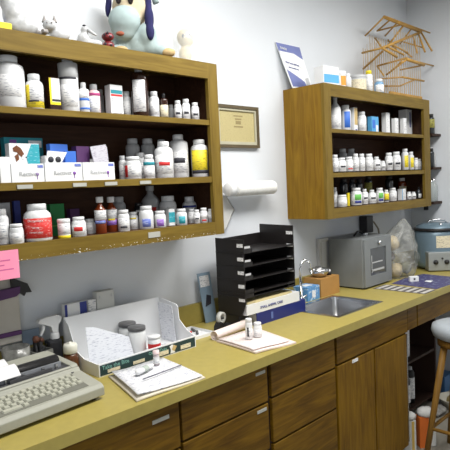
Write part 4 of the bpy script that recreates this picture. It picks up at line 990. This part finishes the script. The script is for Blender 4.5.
# paper tray with red clutter
t = thing('paper_tray', 'shallow white tray of small clutter left of the tape dispenser', 'tray', (1.15, -.235, CT))
m = MB().m(CARD).box(0, .16, 0, .16, 0, .003).box(0, .16, 0, .003, .0031, .014).box(0, .16, .157, .16, .0031, .014).box(0, .003, .003, .157, .0031, .014).box(.157, .16, .003, .157, .0031, .014)
m.build('tray', None, t)
for i, (x, y, a, mt, nm) in enumerate(((1.195, -.105, .3, RED, 'red'), (1.235, -.13, 2.0, RED, 'second red'), (1.26, -.17, .9, DL, 'dark grey'), (1.205, -.175, .1, GRYC, 'silvery'), (1.28, -.12, 1.2, DL, 'black'))):
    o = thing('marker_stub', nm+' pen stub in the shallow white tray', 'pen', (x, y, CT+.0098), a, 'pen stubs in the shallow tray')
    MB().lathe([(0, -.022), (.006, -.021), (.006, .02), (.004, .024), (0, .024)], n=10, axis='x').build('barrel', mt, o)
# brochure left of organiser
t = thing('brochure', 'tall blue-grey brochure leaning on the backsplash beside the letter trays', 'brochure', (1.405, -.055, CT), radians(0))
m = MB().m(plain('blue_grey_sheet', (.24, .33, .42), .5)); m.T = Matrix.Rotation(radians(-6), 4, 'X'); m.prism([(.02, .001), (.098, .001), (.085, .25), (0, .25)], .004).build('sheet', None, t)
m = MB().m(L_W); m.T = Matrix.Rotation(radians(-6), 4, 'X'); m.prism([(.012, .18), (.075, .18), (.072, .235), (.01, .235)], -.0006, at=-.0003).build('heading', None, t)
m = MB().m(BLKI); m.T = Matrix.Rotation(radians(-6), 4, 'X'); m.prism([(.03, .08), (.07, .09), (.075, .13), (.045, .14)], -.0006, at=-.0003).build('picture', None, t)
# tape dispenser
t = thing('tape_dispenser', 'black desk tape dispenser in front of the blue-grey brochure', 'tape dispenser', (1.415, -.245, CT), radians(15))
MB().prism([(0, 0), (0, .03), (.02, .05), (.035, .04), (.06, .02), (.10, .028), (.105, .012), (.14, .01), (.14, 0)], .03, 'yz', -.015).build('base', BLACK, t)
t.rotation_euler.z = radians(-80); t.location = (1.325, -.232, CT)
m = MB().lathe([(.014, -.009), (.028, -.009), (.028, .009), (.014, .009), (.014, -.009)], (0, .04, .064), 24, axis='x'); m.build('tape_roll', plain('tape_film', (.5, .5, .46), .3), t)
MB().tube([(-.014, .04, .064), (.014, .04, .064)], .006, 10).build('axle', BLACK, t)

# ---------------------------------------------------------------- letter tray organiser and binders
BK2 = plain('organiser_black', (.013, .011, .011), .4)
t = thing('letter_tray_stack', 'tall black letter tray stack with white labels above two ring binders', 'letter tray', (1.452, -.305, CT))
Wt = .378; Dt = .225; pz = .064
ztop = .418
m = MB().m(BK2); m.prism([(0, .12), (0, ztop+.004), (.185, ztop+.008), (.185, .06), (.03, .06)], .003, 'yz', 0)
m.build('side_panel', None, t)
m = MB().m(BK2); m.prism([(0, .145), (.0, ztop+.04), (Dt, ztop+.045), (Dt, .145)], .003, 'yz', Wt-.003); m.build('side_panel', None, t)
m = MB().m(BK2).prism([(.003, .182), (.003, .185), (Wt-.003, Dt), (Wt-.003, Dt-.003)], ztop-.147, 'xy', .147); m.build('back_panel', None, t)
for k in range(5):
    zz = ztop-pz*k-.062 if k < 4 else .1455
    zz = max(zz, .1455)
    m = MB().m(BK2).prism([(.0035, .004), (Wt-.0035, .004), (Wt-.0035, Dt-.0035), (.0035, .1815)], .003, 'xy', zz)
    m.box(.0035, .06, .001, .0035, zz, zz+.022).box(Wt-.06, Wt-.0035, .001, .0035, zz, zz+.010)
    m.build('shelf', None, t)
    bx('ridge', BK2, (-.0035, -.0002, .002, .183, zz-.001, zz+.004), t)
for k in range(5):
    zz = ztop-.024-pz*k
    bx('name_label', L_W, (-.0016, -.0004, .004, .042, zz-.009, zz+.008), t)
    if k < 4: bx('name_label', L_W, (Wt-.0042, Wt-.0031, .004, .045, zz+.018, zz+.034), t)
    if k < 3: bx('name_label', GRYC, (.006, .045, -.0003, .0006, zz-.014, zz-.004), t)
t = thing('ring_binder', 'dark blue ring binder lying flat under the white binder', 'binder', (1.53, -.30, CT))
NV = plain('navy_vinyl', (.012, .022, .16), .35)
m = MB().m(NV).box(0, .385, 0, .24, 0, .004).box(0, .385, 0, .24, .058, .062).box(0, .385, 0, .004, .0041, .0579); m.build('cover', None, t)
bx('pages', PAPER, (.01, .375, .01, .23, .0045, .05), t); bx('spine_emblem', plain('faint_blue', (.10, .15, .40), .5), (.105, .12, -.0012, -.0002, .015, .048), t)
t = thing('ring_binder', 'white ring binder with blue spine title, on the dark blue one', 'binder', (1.462, -.325, CT+.0815), 0)
t.location = (1.462, -.300, CT+.0625)
m = MB().m(WHT).box(0, .405, 0, .17, 0, .003).box(0, .405, 0, .17, .045, .048).box(0, .405, 0, .004, .0031, .0449); m.build('cover', None, t)
bx('pages', PAPER, (.006, .398, .006, .165, .004, .04), t)
text('SMALL ANIMAL CARE', .018, NAVY, t, (.095, -.0012, .016), FRONT)
t = tag(MB().m(plain('manila', (.66, .56, .30), .8)).box(0, .34, 0, .165, 0, .012).box(.05, .30, -.004, -.0001, 0, .008).build('manila_folder', None), 'manila folders lying on top of the white binder', 'folder')
t.location = (1.478, -.290, CT+.1115)
t = thing('low_box', 'black low box with small papers under the left of the letter trays', 'box', (1.385, -.21, CT))
t.location = (1.456, -.255, CT)
bx('box', BLACK, (0, .07, 0, .13, 0, .0588), t, .003); bx('card_stack', L_C, (.005, .05, -.006, -.0003, .01, .035), t)

# ---------------------------------------------------------------- around the sink
def tissue(x, y, w, d, h, lb):
    t = thing('tissue_box', lb, 'box', (x, y, CT)); bx('box', printed('blue_pattern', (.10, .28, .55), (.55, .68, .80), .55, (50, 50, 50)), (0, w, 0, d, 0, h), t, .001)
    bx('opening', CARD, (w*.25, w*.75, d*.3, d*.7, h+.0002, h+.001), t); bx('front_panel', L_W, (w*.35, w*.65, -.0012, -.0002, h*.2, h*.7), t)
tissue(1.93, -.150, .08, .10, .078, 'blue patterned box left of the faucet, beside the binders')
tissue(2.095, -.185, .115, .10, .080, 'blue patterned box right of the faucet, before the cardboard box')
t = thing('cardboard_box', 'orange-brown cardboard box behind the sink under the metal bowl', 'box', (2.225, -.185, CT))
KR = plain('kraft', (.42, .22, .06), .8)
m = MB().m(KR).box(0, .19, 0, .003, 0, .105).box(0, .19, .12, .123, 0, .105).box(0, .003, .003, .12, 0, .105).box(.187, .19, .003, .12, 0, .105).box(.003, .187, .003, .12, 0, .003).box(0, .19, 0, .123, .1052, .108)
m.build('box', None, t)
t = thing('metal_bowl', 'crumpled-looking steel bowl on the cardboard box', 'bowl', (2.295, -.125, CT+.1085))
MB().lathe([(0, 0), (.035, 0), (.058, .03), (.062, .048), (.059, .048), (.054, .03), (.032, .004), (0, .004)], n=24).build('bowl', STEEL, t)
t = thing('metal_lump', 'small grey metal lump resting in the steel bowl', 'metal part', (2.295, -.125, CT+.114))
m = MB(); m.ball((0, 0, .03), .029, 12, (1.2, 1, 1))
for v in m.bm.verts: v.co += Vector((random.uniform(-1, 1), random.uniform(-1, 1), random.uniform(-.5, .6)))*.006
m.build('lump', plain('dull_metal', (.28, .28, .28), .35, metal=.8), t)
t = thing('bottle_cap', 'little dark object with a white top beside the bowl', 'cap', (2.385, -.13, CT+.1085))
MB().lathe([(0, 0), (.018, 0), (.018, .02), (0, .02)], n=14).build('base', BLKM, t); MB().lathe([(.014, .0205), (.012, .032), (0, .032)], n=14).build('top', CARD, t)

# grey metal cabinet (autoclave)
AG = plain('autoclave_grey', (.235, .25, .255), .45, metal=.25, var=.05)
t = thing('steriliser_cabinet', 'grey metal steriliser cabinet with a windowed door right of the sink', 'steriliser', (2.548, -.272, CT))
w, d, H = .345, .245, .312
m = MB().m(AG).box(0, w, .004, d, .008, H, .004); m.build('body', None, t)
m = MB().m(AG)
x0, x1, z0, z1 = .075, .270, .075, .245
for q in ((.008, x0, .012, H-.008), (x1, w-.008, .012, H-.008), (x0, x1, .012, z0), (x0, x1, z1, H-.008)): m.box(q[0], q[1], -.008, .0035, q[2], q[3])
dr = m.build('door', None, t)
bx('window', plain('window_dark', (.06, .065, .07), .08, coat=.6), (x0, x1, -.002, .003, z0, z1), dr)
m = MB().m(GRYC); m.box(x0+.02, x1-.02, -.0032, -.0022, .10, .112).box(x0+.02, x1-.04, -.0032, -.0022, .15, .158).box(x0+.02, x0+.026, -.0032, -.0022, .09, .20); m.build('rack', None, dr)
MB().lathe([(0, 0), (.012, 0), (.012, -.018), (0, -.018)], (.175, -.008, .275), 16, axis='y').build('latch', CHROME, dr)
bx('foot', BLKM, (.01, .04, .02, .22, 0, .0078), t); bx('foot', BLKM, (w-.04, w-.01, .02, .22, 0, .0078), t)
MB().tube([(.10, .12, H+.008), (.14, .12, H+.03), (.19, .13, H+.028), (.22, .13, H+.008)], .006, 8).build('top_hose', BLACK, t)
bx('vent_cap', CHROME, (.215, .25, .11, .14, H+.0005, H+.014), t)
# plastic bag
t = thing('plastic_bag', 'big clear plastic bag of tan rolls beside the steriliser', 'bag', (3.05, -.24, CT), radians(-25))
FILM = bpy.data.materials.new('plastic_film'); FILM.use_nodes = True
nt = FILM.node_tree; b_ = nt.nodes['Principled BSDF']; b_.inputs['Base Color'].default_value = (.62, .63, .60, 1); b_.inputs['Roughness'].default_value = .18
nz = N(nt, 'ShaderNodeTexNoise'); nz.inputs['Scale'].default_value = 11; nz.inputs['Distortion'].default_value = 1.5
tc = N(nt, 'ShaderNodeTexCoord'); nt.links.new(tc.outputs['Object'], nz.inputs['Vector'])
cr = N(nt, 'ShaderNodeValToRGB'); cr.color_ramp.elements[0].position = .38; cr.color_ramp.elements[1].position = .68
cr.color_ramp.elements[0].color = (.10, .10, .10, 1); cr.color_ramp.elements[1].color = (.42, .42, .42, 1)
nt.links.new(nz.outputs['Fac'], cr.inputs['Fac']); nt.links.new(cr.outputs['Color'], b_.inputs['Alpha'])
bp = N(nt, 'ShaderNodeBump'); bp.inputs['Strength'].default_value = .8; bp.inputs['Distance'].default_value = .01; nt.links.new(nz.outputs['Fac'], bp.inputs['Height']); nt.links.new(bp.outputs['Normal'], b_.inputs['Normal'])
m = MB()
prof = [(.10, .002, 0), (.13, .05, 0), (.135, .14, .0), (.125, .22, .005), (.095, .29, .02), (.055, .35, .035), (.02, .385, .05), (.004, .392, .05)]
rings = []
for r_, z_, off in prof:
    ring = []
    for k in range(22):
        a = 2*pi*k/22; rr = r_*(1+.10*sin(5*a+z_*30)+.05*random.uniform(-1, 1))
        ring.append(m.v((rr*cos(a)*1.05+off, rr*sin(a)*.75, z_+(random.uniform(-.008, .008) if z_ > .01 else 0))))
    rings.append(ring)
for A, B in zip(rings, rings[1:]):
    for k in range(22): m.f([A[k], A[(k+1) % 22], B[(k+1) % 22], B[k]], True)
m.f(rings[0][::-1]); m.f(rings[-1]); m.build('film', FILM, t)
TANR = plain('tan_gauze', (.52, .43, .27), .9, var=.25, scale=30, bump=.5)
for x, y, z_, rr, nm, mt in ((-.055, -.01, .235, .055, 'tan gauze roll high in the plastic bag', TANR), (-.04, -.03, .055, .05, 'tan gauze roll at the bottom of the plastic bag', TANR), (-.06, .0, .145, .034, 'dark bundle in the middle of the plastic bag', plain('dark_bundle', (.06, .035, .03), .6)), (.055, -.01, .06, .045, 'olive wrapped bundle low in the plastic bag', plain('olive_wrap', (.20, .20, .14), .6, var=.3))):
    a = radians(-25); o = thing('gauze_roll', nm, 'roll', (3.05+x*cos(a)-y*sin(a), -.24+x*sin(a)+y*cos(a), CT+z_-rr+.003))
    m = MB(); m.ball((0, 0, rr), rr, 16, (1, .8, .95))
    for v in m.bm.verts: v.co += Vector((random.uniform(-1, 1), random.uniform(-1, 1), random.uniform(-.3, .3)))*.005
    m.build('roll', mt, o)
t = thing('white_packet', 'small white packet with a dark dot beside the plastic bag', 'packet', (2.945, -.40, CT+.0022), radians(-40))
bx('packet', CARD, (-.03, .03, -.012, .012, 0, .035), t, .003); bx('dot', BLKI, (-.006, .006, -.0132, -.0122, .012, .024), t)
# mats
MT = printed('violet_print', (.05, .045, .15), (.18, .2, .28), .54, (26, 60, 30))
t = thing('striped_sheet', 'dark sheet of pale stripes on the counter before the steriliser', 'sheet', (2.615, -.628, CT+.0004))
bx('sheet', plain('dark_sheet', (.10, .09, .09), .6), (0, .15, 0, .335, 0, .0012), t)
m = MB().m(plain('pale_stripe', (.50, .48, .45), .6))
for k in range(7): m.box(.008, .142, .010+.047*k, .034+.047*k, .0013, .0022)
m.build('stripes', None, t)
t = tag(MB().m(MT).prism([(0, 0), (.26, -.01), (.44, .10), (.46, .30), (.26, .33), (.03, .31)], .0014, 'xy').build('printed_sheet', None), 'violet-blue printed sheet on the counter in front of the blue centrifuge', 'sheet')
t.location = (2.785, -.622, CT+.0004)
tag(MB().m(CARD).prism([(0, 0), (.06, .01), (.05, .05), (.01, .045)], .0008, 'xy').build('paper_scrap', None), 'white scrap on the violet-blue sheet', 'paper').location = (2.97, -.50, CT+.0020)

# centrifuge
CB = plain('centrifuge_blue', (.16, .23, .285), .35, metal=.2, var=.06)
t = thing('centrifuge', 'round blue laboratory centrifuge with grey control panel at the far end', 'centrifuge', (3.555, -.285, CT), radians(-49))
MB().lathe([(0, .012), (.14, .012), (.155, .03), (.16, .06), (.16, .25), (.155, .272), (.148, .28), (0, .28)], n=40).build('drum', CB, t)
MB().lathe([(.150, .2805), (.162, .282), (.162, .296), (.150, .30), (0, .30)], n=40).build('rim', BLACK, t)
MB().lathe([(.146, .3005), (.14, .315), (.10, .328), (.05, .334), (0, .335)], n=40).build('lid', CB, t)
MB().tube([(-.07, -.02, .328), (-.055, -.02, .350), (0, -.02, .357), (.055, -.02, .350), (.07, -.02, .328)], .007, 8).build('handle', CHROME, t)
MB().ball((0, -.10, .325), .012, 10).build('lid_knob', CHROME, t)
bx('control_panel', plain('panel_grey', (.36, .38, .38), .4, metal=.4), (-.115, .125, -.185, -.09, .006, .138), t, .006)
MB().lathe([(.1612, .165), (.1612, .25)], n=14, a0=radians(-108), a1=radians(-40)).build('label_plate', L_C, t)
for x in (-.065, .01, .085):
    q = MB().lathe([(0, 0), (.017, 0), (.017, -.006), (.010, -.018), (0, -.018)], (x, -.1852, .068), 16, axis='y').build('knob', BLACK, t)
MB().lathe([(0, 0), (.006, 0), (.006, -.008), (0, -.008)], (-.02, -.1852, .095), 10, axis='y').build('switch', BLACK, t)
for a in range(3): MB().lathe([(0, 0), (.014, 0), (.014, .0058), (0, .0058)], (.11*cos(a*2.1+.5), .11*sin(a*2.1+.5), 0), 10).build('foot', BLKM, t)
MB().lathe([(0, .006), (.12, .006), (.12, .0118), (0, .0118)], n=30).build('base_plate', BLKM, t)

# ---------------------------------------------------------------- stool and floor clutter
t = thing('stool', 'round stool with a light grey cushion and slanting wooden legs', 'stool', (2.61, -.85, 0), radians(20))
MB().lathe([(0, .70), (.13, .70), (.16, .715), (.172, .745), (.165, .775), (.13, .788), (0, .79)], n=32).build('seat', plain('grey_vinyl', (.38, .42, .46), .4, var=.04), t)
LG = wood('stool_leg', (.20, .10, .02), (.32, .175, .035), 'z')
MB().lathe([(0, .665), (.14, .665), (.14, .699), (0, .699)], n=32).build('seat_ring', LG, t)
for a in (115, 205, 295, 25):
    a = radians(a); MB().tube([(.11*cos(a), .11*sin(a), .665), (.23*cos(a), .23*sin(a), .0)], [.019, .015], 12).build('leg', LG, t)
m = MB(); pts = [(.195*cos(radians(q)), .195*sin(radians(q)), .2) for q in (115, 205, 295, 25, 115)]
for a_, b_ in zip(pts, pts[1:]): m.tube([a_, b_], .010, 8)
m.build('stretcher', LG, t)
# bags of gloves / rolls standing at the knee space
PW = plain('packet_white', (.62, .62, .60), .5, var=.1, scale=25)
t = thing('long_carton', 'orange upright carton with a white crumpled bag top, by the knee space', 'carton', (2.635, -.585, 0), radians(-40))
bx('body', plain('orange_card', (.62, .14, .02), .5), (-.028, .028, -.03, .03, 0, .185), t, .002)
m = MB(); m.ball((.02, .0, .205), .042, 14, (1.2, 1, .8))
for v in m.bm.verts: v.co += Vector([random.uniform(-1, 1) for _ in range(3)])*.003; v.co.z = max(v.co.z, .186)
m.build('bag_top', PW, t); bx('side_bag', PW, (.029, .075, -.028, .03, 0, .18), t, .01)
t = thing('long_carton', 'white carton with a yellow stripe standing against the sink cabinet end', 'carton', (2.525, -.555, 0), radians(-40))
bx('body', PW, (-.04, .032, -.03, .03, 0, .195), t, .003); bx('stripe', plain('mustard_print', (.62, .42, .10), .5), (.005, .020, -.0312, -.0302, .0, .19), t)
bx('stripe', LBLUE, (-.036, -.02, -.0312, -.0302, .06, .14), t)
m = MB(); m.ball((0.0, .0, .21), .04, 14, (1.1, .9, .7))
for v in m.bm.verts: v.co += Vector([random.uniform(-1, 1) for _ in range(3)])*.003; v.co.z = max(v.co.z, .1955)
m.build('bag_top', PW, t)
t = thing('basin', 'pale bowl of odds and ends on the floor in the knee space', 'bowl', (3.30, -.50, 0))
MB().lathe([(0, 0), (.06, 0), (.10, .06), (.105, .07), (.10, .07), (.056, .005), (0, .005)], n=24).build('bowl', plain('cream_plastic', (.52, .50, .42), .5), t)
t = thing('rag', 'mustard cloth bundle lying in the pale floor bowl', 'cloth', (3.30, -.50, .008)); m = MB(); m.ball((0, 0, .045), .045, 14, (1.2, 1, .7))
for v in m.bm.verts: v.co += Vector([random.uniform(-1, 1) for _ in range(3)])*.006
m.build('cloth', plain('mustard_cloth', (.32, .25, .10), .9, var=.4, scale=30), t)
t = thing('storage_box', 'blue low box on the floor deep in the knee space', 'box', (3.50, -.35, 0)); bx('box', plain('blue_box', (.05, .14, .30), .5), (0, .16, 0, .14, 0, .12), t, .004)
t = thing('rag', 'grey crumpled cloth on the floor before the low bookcase', 'cloth', (3.12, -.46, 0)); m = MB(); m.ball((0, 0, .025), .06, 16, (1.5, .8, .42))
for v in m.bm.verts: v.co += Vector([random.uniform(-1, 1) for _ in range(3)])*.007; v.co.z = max(.001, v.co.z)
m.build('cloth', plain('grey_cloth', (.26, .25, .23), .9, var=.4, scale=30), t)
